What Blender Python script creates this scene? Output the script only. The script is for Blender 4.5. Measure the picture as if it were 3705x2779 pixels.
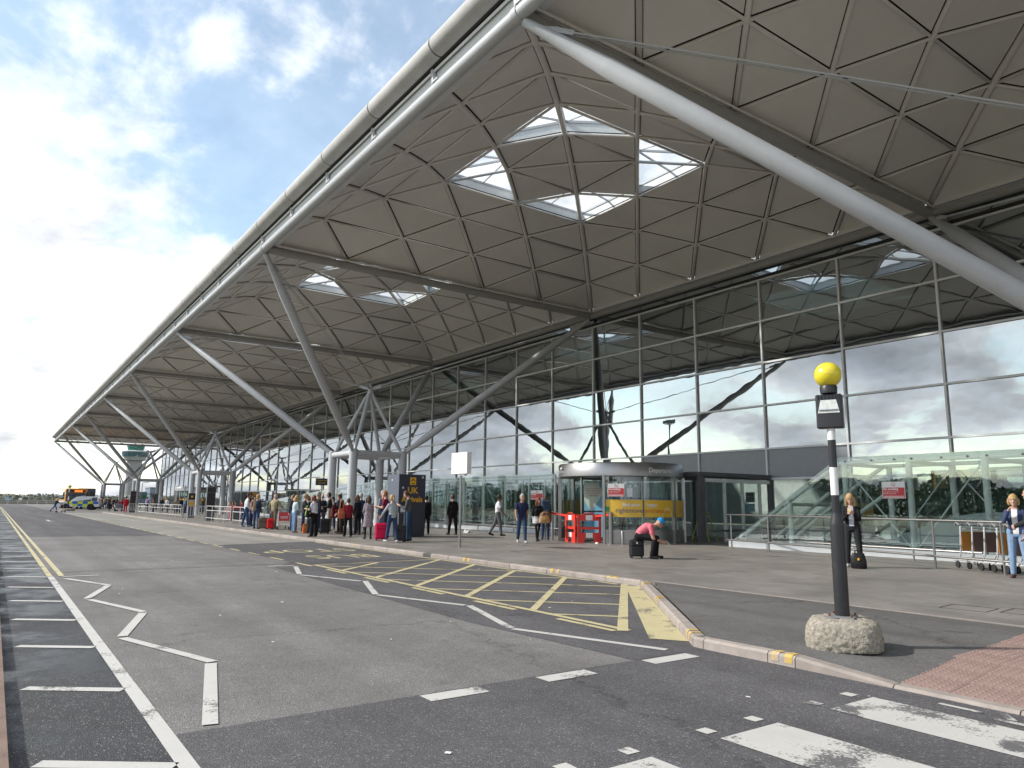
import bpy, bmesh, math, random
from mathutils import Vector, Matrix, Quaternion
R = math.radians
random.seed(7)
scene = bpy.context.scene
col = scene.collection
for o in list(bpy.data.objects): bpy.data.objects.remove(o)

# ------------------------------------------------------------------ camera
cam_d = bpy.data.cameras.new('camera'); cam = bpy.data.objects.new('camera', cam_d); col.objects.link(cam)
scene.camera = cam
cam_d.sensor_width = 36.0; cam_d.lens = 2616.4/3705*36; cam_d.clip_start = .05; cam_d.clip_end = 6000
def cam_axes(yaw, pitch, roll):
    f = Vector((-math.sin(yaw)*math.cos(pitch), math.cos(yaw)*math.cos(pitch), math.sin(pitch)))
    r = Vector((math.cos(yaw), math.sin(yaw), 0)); u = r.cross(f)
    return r*math.cos(roll)+u*math.sin(roll), u*math.cos(roll)-r*math.sin(roll), f
_r, _u, _f = cam_axes(.9559, .1640, .0110)
cam.matrix_world = Matrix((( _r.x, _u.x, -_f.x, 11.3727), (_r.y, _u.y, -_f.y, -8.1068), (_r.z, _u.z, -_f.z, 1.4491), (0,0,0,1)))

# ------------------------------------------------------------------ light and exposure
SUN_AZ = Vector((-.577, -.817, 0)).normalized()     # where the sun stands, seen from the scene
SUN_EL = R(37)
SUN_STRENGTH = 2.3; SKY_STRENGTH = .104; CLOUD = .74
scene.view_settings.view_transform = 'Standard'; scene.view_settings.look = 'None'
scene.view_settings.exposure = 1.1; scene.view_settings.gamma = 1.0
scene.view_settings.use_curve_mapping = False
scene.render.engine = 'CYCLES'
scene.cycles.use_denoising = True
scene.cycles.max_bounces = 10; scene.cycles.transparent_max_bounces = 24
scene.cycles.diffuse_bounces = 5; scene.cycles.glossy_bounces = 4; scene.cycles.transmission_bounces = 6
scene.cycles.caustics_reflective = False; scene.cycles.caustics_refractive = False
scene.cycles.sample_clamp_indirect = 6.0

def N(nt, kind, ins=None, **props):
    n = nt.nodes.new(kind)
    for k, v in props.items(): setattr(n, k, v)
    for k, v in (ins or {}).items():
        s = n.inputs[k]
        if isinstance(v, bpy.types.NodeSocket): nt.links.new(v, s)
        else: s.default_value = v
    return n
def M_(nt, op, a, b=None, c=None, clamp=False):
    n = nt.nodes.new('ShaderNodeMath'); n.operation = op; n.use_clamp = clamp
    for i, v in enumerate((a, b, c)):
        if v is None: continue
        if isinstance(v, bpy.types.NodeSocket): nt.links.new(v, n.inputs[i])
        else: n.inputs[i].default_value = v
    return n.outputs[0]
def ramp(nt, fac, stops, interp='LINEAR'):
    n = nt.nodes.new('ShaderNodeValToRGB'); nt.links.new(fac, n.inputs[0]); cr = n.color_ramp; cr.interpolation = interp
    while len(cr.elements) < len(stops): cr.elements.new(.5)
    for e, (p, c) in zip(cr.elements, stops):
        e.position = p; e.color = c if len(c) == 4 else (*c, 1)
    return n.outputs[0]
def g3(v): return (v, v, v, 1)
def mixc(nt, f, a, b, mode='MIX'):
    n = nt.nodes.new('ShaderNodeMix'); n.data_type = 'RGBA'; n.blend_type = mode
    for sock, v in ((n.inputs[0], f), (n.inputs[6], a), (n.inputs[7], b)):
        if isinstance(v, bpy.types.NodeSocket): nt.links.new(v, sock)
        else: sock.default_value = v if not isinstance(v, tuple) or len(v) == 4 else (*v, 1)
    return n.outputs[2]

world = bpy.data.worlds.new('World'); scene.world = world; world.use_nodes = True
nt = world.node_tree; nt.nodes.clear()
sky = N(nt, 'ShaderNodeTexSky', sky_type='NISHITA', sun_disc=False, sun_elevation=SUN_EL,
        sun_rotation=math.atan2(SUN_AZ.x, SUN_AZ.y), air_density=1.0, dust_density=.35, ozone_density=1.3)
tc = N(nt, 'ShaderNodeTexCoord')
sep = N(nt, 'ShaderNodeSeparateXYZ', {0: tc.outputs['Generated']})
zc = M_(nt, 'MAXIMUM', sep.outputs[2], 0.0)
den = M_(nt, 'ADD', zc, 0.34)
comb = N(nt, 'ShaderNodeCombineXYZ', {0: M_(nt, 'DIVIDE', sep.outputs[0], den), 1: M_(nt, 'DIVIDE', sep.outputs[1], den), 2: 0.0})
CLX, CLY = 23.6155, 35.3960
def cloud_noise(off):
    mp = N(nt, 'ShaderNodeMapping', {'Vector': comb.outputs[0], 'Location': (CLX+off*SUN_AZ.x, CLY+off*SUN_AZ.y, 0.0)})
    a = N(nt, 'ShaderNodeTexNoise', {'Vector': mp.outputs[0], 'Scale': 1.25, 'Detail': 10.0, 'Roughness': .55, 'Distortion': .30})
    b = N(nt, 'ShaderNodeTexNoise', {'Vector': mp.outputs[0], 'Scale': 4.2, 'Detail': 7.0, 'Roughness': .6, 'Distortion': .2})
    return M_(nt, 'MULTIPLY_ADD', b.outputs[0], .30, M_(nt, 'MULTIPLY', a.outputs[0], .70))
n1 = cloud_noise(0.0); n3 = cloud_noise(.07)
hz = M_(nt, 'POWER', M_(nt, 'SUBTRACT', 1.0, zc), 6.0)               # thicker cloud towards the horizon
cov = M_(nt, 'MULTIPLY_ADD', hz, .085, n1)
cfac = ramp(nt, cov, [(.43, g3(.14)), (.487, g3(.5)), (.55, g3(1))], 'EASE')
# cloud shading: lit towards the sun, grey where the cloud is thick
shade_ = M_(nt, 'MULTIPLY_ADD', M_(nt, 'SUBTRACT', n3, n1), -4.6, .92)
shade_ = M_(nt, 'MINIMUM', M_(nt, 'MAXIMUM', shade_, .50), 1.25)
thick = ramp(nt, cov, [(.50, g3(1.0)), (.575, (.66, .68, .72, 1)), (.68, (.40, .42, .47, 1))])
ccol = mixc(nt, 1.0, thick, shade_, 'MULTIPLY')
skyc = mixc(nt, 1.0, mixc(nt, 1.0, sky.outputs[0], (1.16, 1.14, 1.0, 1), 'MULTIPLY'), g3(SKY_STRENGTH), 'MULTIPLY')
ccol2 = mixc(nt, 1.0, ccol, g3(CLOUD), 'MULTIPLY')
allc = mixc(nt, cfac, skyc, ccol2)
bg = N(nt, 'ShaderNodeBackground', {'Color': allc, 'Strength': 1.0})
out = N(nt, 'ShaderNodeOutputWorld', {'Surface': bg.outputs[0]})

world.cycles.sampling_method = 'MANUAL'; world.cycles.sample_map_resolution = 512
sun_d = bpy.data.lights.new('sun', 'SUN'); sun = bpy.data.objects.new('sun', sun_d); col.objects.link(sun)
sun_d.energy = SUN_STRENGTH; sun_d.angle = R(2.0); sun_d.color = (1.0, .95, .87)
sdir = (SUN_AZ*math.cos(SUN_EL) + Vector((0, 0, math.sin(SUN_EL))))
sun.rotation_euler = sdir.to_track_quat('Z', 'Y').to_euler(); sun.location = (-30, -40, 40)

# ------------------------------------------------------------------ material helpers
MATS = {}
def pmat(name, base, rough=.6, metal=0.0, var=.12, vscale=3.0, bump=0.0, bscale=60.0, dirt=0.0, spec=.5, coat=0.0, dirt_col=(.12, .10, .08)):
    if name in MATS: return MATS[name]
    m = bpy.data.materials.new(name); m.use_nodes = True; nt = m.node_tree; nt.nodes.clear()
    b = N(nt, 'ShaderNodeBsdfPrincipled', {'Roughness': rough, 'Metallic': metal, 'Specular IOR Level': spec, 'Coat Weight': coat})
    t = N(nt, 'ShaderNodeTexCoord')
    c = (*base, 1)
    n = N(nt, 'ShaderNodeTexNoise', {'Vector': t.outputs['Object'], 'Scale': vscale, 'Detail': 5.0, 'Roughness': .6})
    lo = tuple(v*(1-var) for v in base); hi = tuple(min(1, v*(1+var)) for v in base)
    cc = ramp(nt, n.outputs[0], [(.3, lo), (.7, hi)])
    if dirt > 0:
        n2 = N(nt, 'ShaderNodeTexNoise', {'Vector': t.outputs['Object'], 'Scale': vscale*2.3, 'Detail': 8.0, 'Roughness': .7})
        f = ramp(nt, n2.outputs[0], [(.55, g3(0)), (.78, g3(dirt))])
        cc = mixc(nt, f, cc, dirt_col)
    nt.links.new(cc, b.inputs['Base Color'])
    if bump > 0:
        n3 = N(nt, 'ShaderNodeTexNoise', {'Vector': t.outputs['Object'], 'Scale': bscale, 'Detail': 3.0})
        bp = N(nt, 'ShaderNodeBump', {'Strength': bump, 'Distance': .01, 'Height': n3.outputs[0]})
        nt.links.new(bp.outputs[0], b.inputs['Normal'])
    o = N(nt, 'ShaderNodeOutputMaterial', {'Surface': b.outputs[0]})
    MATS[name] = m; return m

def asphalt(name, base, chip, stain=.25, wet=0.0):
    m = bpy.data.materials.new(name); m.use_nodes = True; nt = m.node_tree; nt.nodes.clear()
    t = N(nt, 'ShaderNodeTexCoord'); V = t.outputs['Object']
    vo = N(nt, 'ShaderNodeTexVoronoi', {'Vector': V, 'Scale': 120.0, 'Randomness': 1.0})
    sp = N(nt, 'ShaderNodeSeparateColor', {0: vo.outputs['Color']})
    big = N(nt, 'ShaderNodeTexNoise', {'Vector': V, 'Scale': .35, 'Detail': 6.0, 'Roughness': .62})
    mid = N(nt, 'ShaderNodeTexNoise', {'Vector': V, 'Scale': 3.0, 'Detail': 6.0, 'Roughness': .7})
    # tyre-polished streaks run along the road (x)
    ms = N(nt, 'ShaderNodeMapping', {'Vector': V, 'Scale': (.05, 1.3, 1.0)})
    stx = N(nt, 'ShaderNodeTexNoise', {'Vector': ms.outputs[0], 'Scale': 1.0, 'Detail': 4.0, 'Roughness': .55})
    chips = ramp(nt, sp.outputs[0], [(0, tuple(v*.68 for v in base)), (.55, base), (.93, tuple(v*1.2 for v in base)), (1, chip)])
    c = mixc(nt, 1.0, chips, ramp(nt, big.outputs[0], [(.3, g3(1-stain)), (.7, g3(1+stain*.55))]), 'MULTIPLY')
    c = mixc(nt, 1.0, c, ramp(nt, mid.outputs[0], [(.3, g3(.88)), (.7, g3(1.1))]), 'MULTIPLY')
    c = mixc(nt, 1.0, c, ramp(nt, stx.outputs[0], [(.35, g3(.86)), (.65, g3(1.12))]), 'MULTIPLY')
    oil = N(nt, 'ShaderNodeTexNoise', {'Vector': V, 'Scale': 1.7, 'Detail': 3.0, 'Roughness': .5})
    c = mixc(nt, 1.0, c, ramp(nt, oil.outputs[0], [(.66, g3(1.0)), (.76, g3(.66))]), 'MULTIPLY')      # oil drips
    cr = N(nt, 'ShaderNodeTexVoronoi', {'Vector': N(nt, 'ShaderNodeVectorMath', {0: V, 1: N(nt, 'ShaderNodeVectorMath', {0: mid.outputs['Color'], 1: (.9, .9, .0)}, operation='MULTIPLY').outputs[0]}, operation='ADD').outputs[0], 'Scale': .16}, feature='DISTANCE_TO_EDGE')
    c = mixc(nt, 1.0, c, ramp(nt, cr.outputs['Distance'], [(.0, g3(.60)), (.0022, g3(.72)), (.004, g3(1.0))]), 'MULTIPLY')      # hairline cracks
    b = N(nt, 'ShaderNodeBsdfPrincipled', {'Roughness': .85, 'Specular IOR Level': .35})
    if wet > 0:
        w = N(nt, 'ShaderNodeTexNoise', {'Vector': V, 'Scale': .9, 'Detail': 5.0, 'Roughness': .6})
        wf = ramp(nt, w.outputs[0], [(.42, g3(0)), (.58, g3(1))])
        c = mixc(nt, wf, c, mixc(nt, 1.0, c, g3(.50), 'MULTIPLY'))
        nt.links.new(ramp(nt, wf, [(0, g3(.8)), (1, g3(.28))]), b.inputs['Roughness'])
    nt.links.new(c, b.inputs['Base Color'])
    bp = N(nt, 'ShaderNodeBump', {'Strength': .8, 'Distance': .006, 'Height': vo.outputs['Distance']})
    nt.links.new(bp.outputs[0], b.inputs['Normal'])
    N(nt, 'ShaderNodeOutputMaterial', {'Surface': b.outputs[0]})
    MATS[name] = m; return m

def paint(name, base, under, wear=.5, scale=9.0):
    m = bpy.data.materials.new(name); m.use_nodes = True; nt = m.node_tree; nt.nodes.clear()
    t = N(nt, 'ShaderNodeTexCoord'); V = t.outputs['Object']
    n = N(nt, 'ShaderNodeTexNoise', {'Vector': V, 'Scale': 55.0, 'Detail': 4.0, 'Roughness': .7})
    n2 = N(nt, 'ShaderNodeTexNoise', {'Vector': V, 'Scale': 2.2, 'Detail': 5.0, 'Roughness': .6})
    s = M_(nt, 'MULTIPLY_ADD', n2.outputs[0], .8, M_(nt, 'MULTIPLY', n.outputs[0], .45))
    f = ramp(nt, s, [(.66-.10*wear, g3(0)), (.72-.10*wear, g3(1))])
    c = mixc(nt, 1.0, base, ramp(nt, n2.outputs[0], [(.3, g3(.88)), (.7, g3(1.05))]), 'MULTIPLY')
    c = mixc(nt, f, c, under)
    b = N(nt, 'ShaderNodeBsdfPrincipled', {'Base Color': c, 'Roughness': .7})
    bp = N(nt, 'ShaderNodeBump', {'Strength': .3, 'Distance': .004, 'Height': n.outputs[0]})
    nt.links.new(bp.outputs[0], b.inputs['Normal'])
    N(nt, 'ShaderNodeOutputMaterial', {'Surface': b.outputs[0]})
    MATS[name] = m; return m

def glass(name, tint=(.55, .66, .64), refl=.42, wav=.0, rcol=(.92, .97, 1.0), rough=0.0):
    m = bpy.data.materials.new(name); m.use_nodes = True; nt = m.node_tree; nt.nodes.clear()
    tr = N(nt, 'ShaderNodeBsdfTransparent', {'Color': (*tint, 1)})
    gl = N(nt, 'ShaderNodeBsdfGlossy', {'Color': (*rcol, 1), 'Roughness': rough})
    ge = N(nt, 'ShaderNodeNewGeometry')
    dt = N(nt, 'ShaderNodeVectorMath', {0: ge.outputs['Normal'], 1: ge.outputs['Incoming']}, operation='DOT_PRODUCT')
    sch = M_(nt, 'MULTIPLY_ADD', M_(nt, 'POWER', M_(nt, 'SUBTRACT', 1.0, M_(nt, 'ABSOLUTE', dt.outputs['Value'])), 5.0), .96, .04)   # Schlick, same from both sides
    f = M_(nt, 'ADD', M_(nt, 'MULTIPLY', sch, 1.0-refl), refl, clamp=True)
    if wav > 0:
        t = N(nt, 'ShaderNodeTexCoord')
        oi = N(nt, 'ShaderNodeObjectInfo')
        v = N(nt, 'ShaderNodeVectorMath', {0: t.outputs['Object'], 1: oi.outputs['Random']}, operation='ADD')
        n = N(nt, 'ShaderNodeTexNoise', {'Vector': t.outputs['Object'], 'Scale': 1.15, 'Detail': 1.0})
        bp = N(nt, 'ShaderNodeBump', {'Strength': 1.0, 'Distance': wav, 'Height': n.outputs[0]})
        nt.links.new(bp.outputs[0], gl.inputs['Normal'])
    mx = N(nt, 'ShaderNodeMixShader', {0: f, 1: tr.outputs[0], 2: gl.outputs[0]})
    N(nt, 'ShaderNodeOutputMaterial', {'Surface': mx.outputs[0]})
    MATS[name] = m; return m

M = {}
M['asph'] = asphalt('worn grey asphalt', (.180, .172, .168), (.34, .33, .31))
M['asph_dark'] = asphalt('dark new asphalt', (.098, .094, .099), (.26, .26, .27), .18)
M['asph_wet'] = asphalt('damp edge asphalt', (.052, .052, .056), (.28, .28, .28), .3, wet=1)
M['asph_foot'] = asphalt('footway asphalt', (.130, .125, .122), (.22, .22, .22), .15)
M['bay'] = asphalt('pale bus bay surface', (.27, .26, .235), (.42, .41, .38), .2)
M['white_paint'] = paint('white road paint', (.50, .49, .465), (.13, .125, .12), -.3)
M['white_worn'] = paint('worn white road paint', (.50, .49, .465), (.11, .108, .11), .22)
M['yellow_paint'] = paint('yellow road paint', (.50, .44, .255), (.14, .13, .11), -.2)
M['kerb'] = pmat('kerb concrete', (.35, .305, .275), .85, var=.16, vscale=5, bump=.5, bscale=120, dirt=.5)
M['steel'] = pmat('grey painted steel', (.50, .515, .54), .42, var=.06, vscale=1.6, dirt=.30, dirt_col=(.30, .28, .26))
M['steel_dk'] = pmat('grey steel with painted shade', (.36, .355, .35), .5, var=.06, dirt=.2)  # darker copy of the steel, under-roof shade put into the colour
M['panel'] = pmat('roof lining panel', (.84, .825, .80), .7, var=.06, vscale=.5, dirt=.18, dirt_col=(.52, .49, .45))
M['rib'] = pmat('roof rib paint', (.80, .775, .75), .6, var=.07, vscale=.8, dirt=.22, dirt_col=(.20, .16, .13))
M['gap_shade'] = pmat('dark roof void', (.03, .028, .026), .9)
M['deck'] = pmat('roof deck', (.35, .35, .35), .8)
M['white_clad'] = pmat('white cladding', (.70, .73, .74), .45, var=.05, dirt=.15)
M['bull'] = pmat('pale roof edge membrane', (.47, .465, .455), .75, var=.10, vscale=1.4, dirt=.45, dirt_col=(.30, .28, .26))
M['black'] = pmat('black rubber and gap shadow', (.02, .02, .02), .7)
M['alu'] = pmat('aluminium mullion', (.76, .77, .77), .4, var=.05)
M['glass'] = glass('facade glass', (.26, .34, .32), .44, wav=.0022)
M['glass_clear'] = glass('clear green glass', (.915, .955, .94), .05, wav=.0015)
M['glass_sky'] = glass('rooflight glass', (.93, .96, .97), .02)
M['spandrel'] = pmat('grey spandrel panel', (.24, .255, .285), .22, var=.06)
M['inpost'] = pmat('pale green interior post', (.78, .85, .82), .5)
M['stainless'] = pmat('brushed stainless steel', (.35, .34, .335), .36, metal=1.0, var=.10, vscale=2.0)
M['dark_int'] = pmat('dim interior surface', (.16, .16, .16), .8)
M['hall'] = pmat('pale hall lining', (.42, .43, .42), .7)
M['paving'] = None

def vary_by_object(m, amt):
    nt = m.node_tree; b = [n for n in nt.nodes if n.type == 'BSDF_PRINCIPLED'][0]; src = b.inputs['Base Color'].links[0].from_socket
    oi = N(nt, 'ShaderNodeObjectInfo'); nt.links.new(mixc(nt, 1.0, src, ramp(nt, oi.outputs['Random'], [(0, g3(1-amt)), (1, g3(1.0))]), 'MULTIPLY'), b.inputs['Base Color'])
vary_by_object(M['panel'], .10); vary_by_object(M['kerb'], .22); vary_by_object(M['bull'], .12)
# ------------------------------------------------------------------ mesh helpers
class MB:
    def __init__(s): s.v = []; s.f = []; s.m = []; s.mats = []
    def mi(s, mat):
        if mat not in s.mats: s.mats.append(mat)
        return s.mats.index(mat)
    def add(s, vs, fs, mat=None):
        o = len(s.v); s.v += [tuple(v) for v in vs]; k = s.mi(mat) if mat else 0
        for f in fs: s.f.append(tuple(i+o for i in f)); s.m.append(k)
        return s
    def box(s, c, size, rz=0.0, mat=None, rot=None):
        hx, hy, hz = size[0]/2, size[1]/2, size[2]/2; c = Vector(c)
        q = rot if rot is not None else Matrix.Rotation(rz, 3, 'Z')
        vs = [c + q @ Vector((x*hx, y*hy, z*hz)) for z in (-1, 1) for y in (-1, 1) for x in (-1, 1)]
        return s.add(vs, [(0,2,3,1), (4,5,7,6), (0,1,5,4), (2,6,7,3), (0,4,6,2), (1,3,7,5)], mat)
    def bar(s, p, q, w, h, mat=None, up=(0,0,1)):
        p, q = Vector(p), Vector(q); d = (q-p); L = d.length; d.normalize(); up = Vector(up)
        if abs(d.dot(up)) > .99: up = Vector((1,0,0))
        y = up.cross(d).normalized(); z = d.cross(y)
        rot = Matrix((d, y, z)).transposed()
        return s.box((p+q)/2, (L, w, h), rot=rot, mat=mat)
    def tube(s, pts, rad, seg=10, mat=None, caps=True):
        pts = [Vector(p) for p in pts]; n = len(pts)
        if not hasattr(rad, '__len__'): rad = [rad]*n
        vs = []; fs = []; prev = None
        for i, p in enumerate(pts):
            d = (pts[min(i+1, n-1)]-pts[max(i-1, 0)]).normalized()
            if prev is None:
                a = Vector((0,0,1)) if abs(d.z) < .9 else Vector((1,0,0)); x = a.cross(d).normalized()
            else:
                x = (prev - d*prev.dot(d)).normalized()
            prev = x; y = d.cross(x)
            for k in range(seg):
                t = 2*math.pi*k/seg; vs.append(p + (x*math.cos(t)+y*math.sin(t))*rad[i])
        for i in range(n-1):
            for k in range(seg):
                a = i*seg+k; b = i*seg+(k+1) % seg; fs.append((a, b, b+seg, a+seg))
        if caps: fs.append(tuple(range(seg-1, -1, -1))); fs.append(tuple(range((n-1)*seg, n*seg)))
        return s.add(vs, fs, mat)
    def lathe(s, prof, c=(0,0,0), seg=24, mat=None, a0=0.0, a1=2*math.pi, sx=1.0, sy=1.0):
        full = abs(a1-a0-2*math.pi) < 1e-6; k = seg if full else seg+1; vs = []; fs = []
        for (r, z) in prof:
            for i in range(k):
                t = a0+(a1-a0)*i/seg; vs.append((c[0]+sx*r*math.cos(t), c[1]+sy*r*math.sin(t), c[2]+z))
        for j in range(len(prof)-1):
            for i in range(seg):
                a = j*k+i; b = j*k+(i+1) % k if full else j*k+i+1
                fs.append((a, b, b+k, a+k))
        if full:
            if prof[0][0] > 1e-4: fs.append(tuple(range(k-1, -1, -1)))
            if prof[-1][0] > 1e-4: fs.append(tuple(range((len(prof)-1)*k, len(prof)*k)))
        return s.add(vs, fs, mat)
    def prism(s, poly, z0, z1, mat=None):          # flat polygon (x,y) extruded in z
        n = len(poly); vs = [(x, y, z0) for x, y in poly]+[(x, y, z1) for x, y in poly]
        return s.add(vs, [tuple(range(n-1, -1, -1)), tuple(range(n, 2*n))]+[(i, (i+1) % n, (i+1) % n+n, i+n) for i in range(n)], mat)
    def prism_y(s, poly, y0, y1, mat=None):        # polygon in (x,z) extruded along y
        n = len(poly); vs = [(x, y0, z) for x, z in poly]+[(x, y1, z) for x, z in poly]
        return s.add(vs, [tuple(range(n)), tuple(range(2*n-1, n-1, -1))]+[(i, i+n, (i+1) % n+n, (i+1) % n) for i in range(n)], mat)
    def prism_x(s, poly, x0, x1, mat=None):        # polygon in (y,z) extruded along x
        n = len(poly); vs = [(x0, y, z) for y, z in poly]+[(x1, y, z) for y, z in poly]
        return s.add(vs, [tuple(range(n-1, -1, -1)), tuple(range(n, 2*n))]+[(i, (i+1) % n, (i+1) % n+n, i+n) for i in range(n)], mat)
    def ball(s, c, r, seg=16, rings=10, mat=None):
        if not hasattr(r, '__len__'): r = (r, r, r)
        vs = [(c[0], c[1], c[2]-r[2])]; fs = []
        for j in range(1, rings):
            ph = math.pi*j/rings-math.pi/2
            for i in range(seg):
                t = 2*math.pi*i/seg; vs.append((c[0]+r[0]*math.cos(ph)*math.cos(t), c[1]+r[1]*math.cos(ph)*math.sin(t), c[2]+r[2]*math.sin(ph)))
        vs.append((c[0], c[1], c[2]+r[2])); top = len(vs)-1
        for i in range(seg): fs.append((0, 1+(i+1) % seg, 1+i)); fs.append((top, top-seg+i, top-seg+(i+1) % seg))
        for j in range(rings-2):
            for i in range(seg):
                a = 1+j*seg+i; b = 1+j*seg+(i+1) % seg; fs.append((a, b, b+seg, a+seg))
        return s.add(vs, fs, mat)
    def rbox(s, c, size, r, seg=3, mat=None, rz=0.0):   # box with rounded vertical edges and softened top
        hx, hy = size[0]/2-r, size[1]/2-r; poly = []
        for (cx, cy, a) in ((hx, hy, 0), (-hx, hy, 90), (-hx, -hy, 180), (hx, -hy, 270)):
            for i in range(seg+1):
                t = R(a+90*i/seg); poly.append((cx, cy, math.cos(t), math.sin(t)))
        z0, z1 = -size[2]/2, size[2]/2; lev = [(z0, r*.5), (z0+r*.5, r), (z1-r*.5, r), (z1, r*.5)]
        n = len(poly); vs = []; cs, sn = math.cos(rz), math.sin(rz)
        for z, rr in lev:
            for (cx, cy, a, b) in poly:
                x, y = cx+a*rr, cy+b*rr; vs.append((c[0]+x*cs-y*sn, c[1]+x*sn+y*cs, c[2]+z))
        fs = [tuple(range(n-1, -1, -1)), tuple(range(3*n, 4*n))]
        for j in range(3):
            for i in range(n): fs.append((j*n+i, j*n+(i+1) % n, (j+1)*n+(i+1) % n, (j+1)*n+i))
        return s.add(vs, fs, mat)
    def mesh(s, name, mat=None, smooth=False):
        me = bpy.data.meshes.new(name); me.from_pydata(s.v, [], s.f)
        if s.mats and any(s.mats):
            for m in s.mats: me.materials.append(m)
            me.polygons.foreach_set('material_index', s.m)
        elif mat: me.materials.append(mat)
        if smooth: me.polygons.foreach_set('use_smooth', [True]*len(me.polygons))
        me.update(); return me
    def build(s, name, mat=None, parent=None, smooth=False, loc=None, bevel=0.0):
        o = link(name, s.mesh(name, mat, smooth), parent, loc)
        if smooth: shade(o)
        if bevel > 0:
            b = o.modifiers.new('bevel', 'BEVEL'); b.width = bevel; b.segments = 2; b.limit_method = 'ANGLE'
        return o
def shade(o, ang=40):
    me = o.data
    try: me.set_sharp_from_angle(angle=R(ang))
    except Exception: pass
def link(name, me, parent=None, loc=None, rot=None):
    o = bpy.data.objects.new(name, me); col.objects.link(o)
    if parent is not None: o.parent = parent
    if loc is not None: o.location = loc
    if rot is not None: o.rotation_euler = rot
    return o
def tag(o, label, cat, group=None):
    o['label'] = label; o['category'] = cat
    if group: o['group'] = group
    return o
def thing(name, label, cat, loc=(0,0,0), rz=0.0, group=None):
    o = bpy.data.objects.new(name, None); col.objects.link(o); o.location = loc; o.rotation_euler = (0, 0, rz); o.empty_display_size = .2
    return tag(o, label, cat, group)
def struct(o): o['kind'] = 'structure'; return o
def copy_tree(o, parent=None):
    c = o.copy(); col.objects.link(c); c.parent = parent
    for ch in list(o.children): copy_tree(ch, c)
    return c
def text_mesh(txt, size, mat, parent, name='lettering', loc=(0,0,0), rot=(R(90),0,0), ext=.002, align='CENTER', sx=1.0, bold=0.0, spacing=1.0):
    cu = bpy.data.curves.new(name, 'FONT'); cu.body = txt; cu.size = size; cu.extrude = ext; cu.align_x = align; cu.align_y = 'CENTER'
    cu.resolution_u = 3; cu.offset = bold; cu.space_character = spacing
    to = bpy.data.objects.new(name, cu); col.objects.link(to)
    dg = bpy.context.evaluated_depsgraph_get(); me = bpy.data.meshes.new_from_object(to.evaluated_get(dg))
    bpy.data.objects.remove(to); bpy.data.curves.remove(cu)
    me.materials.clear(); me.materials.append(mat)
    o = link(name, me, parent, loc, rot); o.scale = (sx, 1, 1); return o

# ------------------------------------------------------------------ the ground, road and pavement
PZ = .10                                   # pavement level above the road
def sheet(name, poly, z, mat, parent=None, thick=.002):
    mb = MB(); n = len(poly)
    mb.add([(x, y, z) for x, y in poly], [tuple(range(n))]); return mb.build(name, mat, parent)
M['field'] = pmat('rough dry grass', (.16, .15, .09), .95, var=.3, vscale=.05)
ground = struct(sheet('ground', [(-3000,-3000), (3000,-3000), (3000,3000), (-3000,3000)], -.06, M['field']))
road = struct(sheet('road', [(-205,-7.9), (40,-7.9), (40,6), (-205,6)], 0.0, M['asph']))
sheet('asphalt_patch', [(6.24,-7.1), (40,-7.1), (40,-1.9), (6.2,-1.9)], .004, M['asph_dark'], road)
sheet('asphalt_patch', [(6.22,-3.0), (6.2,-1.9), (1.75,1.7), (-5.9,1.7), (-6.25,-.4), (-6.3,-2.1), (-5.06,-2.86), (-2.3,-2.98), (3.5,-3.16)], .004, M['asph_dark'], road)
sheet('asphalt_patch', [(-6.3,-2.12), (-6.25,1.7), (-15.0,1.7), (-13.9,-2.1)], .004, M['asph_dark'], road)
sheet('asphalt_patch', [(-22.0,-7.0), (-21.95,-2.2), (-205,-2.2), (-205,-7.0)], .004, M['asph_dark'], road)
sheet('bus_bay_surface', [(-14.0,-2.05), (-15.02,1.7), (-78,1.75), (-80,-2.1)], .004, M['bay'], road)
sheet('damp_margin', [(-205,-7.9), (40,-7.9), (40,-7.12), (-205,-7.12)], .004, M['asph_wet'], road)

def stripe(name, p, q, w, mat, z=.008, slant=0.0):
    p, q = Vector((*p, 0)), Vector((*q, 0)); d = (q-p).normalized(); n = Vector((-d.y, d.x, 0))*w/2; e = d*slant
    return sheet(name, [tuple((p+n+e)[:2]), tuple((p-n-e)[:2]), tuple((q-n-e)[:2]), tuple((q+n+e)[:2])], z, mat, road)
WP, YP = M['white_paint'], M['yellow_paint']
stripe('edge_line', (-5.0,-7.08), (14,-7.08), .10, WP)
stripe('yellow_line', (-5.05,-7.085), (-140,-7.085), .09, YP); stripe('yellow_line', (-5.05,-6.895), (-140,-6.895), .09, YP)
x = 8.8
while x > -118:
    stripe('bay_tick', (x,-7.14), (x-.45,-7.76), .11, WP); x -= 1.965
for p, q in (((-4.9,-6.9),(-4.9,-6.29)), ((-4.5,-6.87),(-2.95,-6.34)), ((-2.9,-6.36),(-1.2,-6.83)), ((-1.1,-6.82),(.62,-6.35)), ((.7,-6.37),(2.4,-6.83)), ((2.5,-6.84),(4.2,-6.33)), ((4.26,-6.36),(6.15,-6.80)),
             ((-5.32,-2.94),(-5.32,-2.35)), ((-5.03,-2.41),(-3.28,-2.93)), ((-3.15,-2.97),(-1.5,-2.4)), ((-1.45,-2.33),(.46,-3.0)), ((.54,-3.0),(2.23,-2.43)), ((2.3,-2.4),(4.15,-2.98)), ((4.2,-2.99),(6.03,-2.38))):
    stripe('zigzag_mark', p, q, .10, WP)
for y0, y1 in ((-5.32,-4.8), (-4.22,-3.68), (-2.97,-2.36)): stripe('stop_dash', (6.35,y0), (6.35,y1), .185, WP)
for k in range(4): stripe('zebra_bar', (8.18,-2.71-1.21*k), (12.5,-2.71-1.21*k), .60, M['white_worn'])
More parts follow.
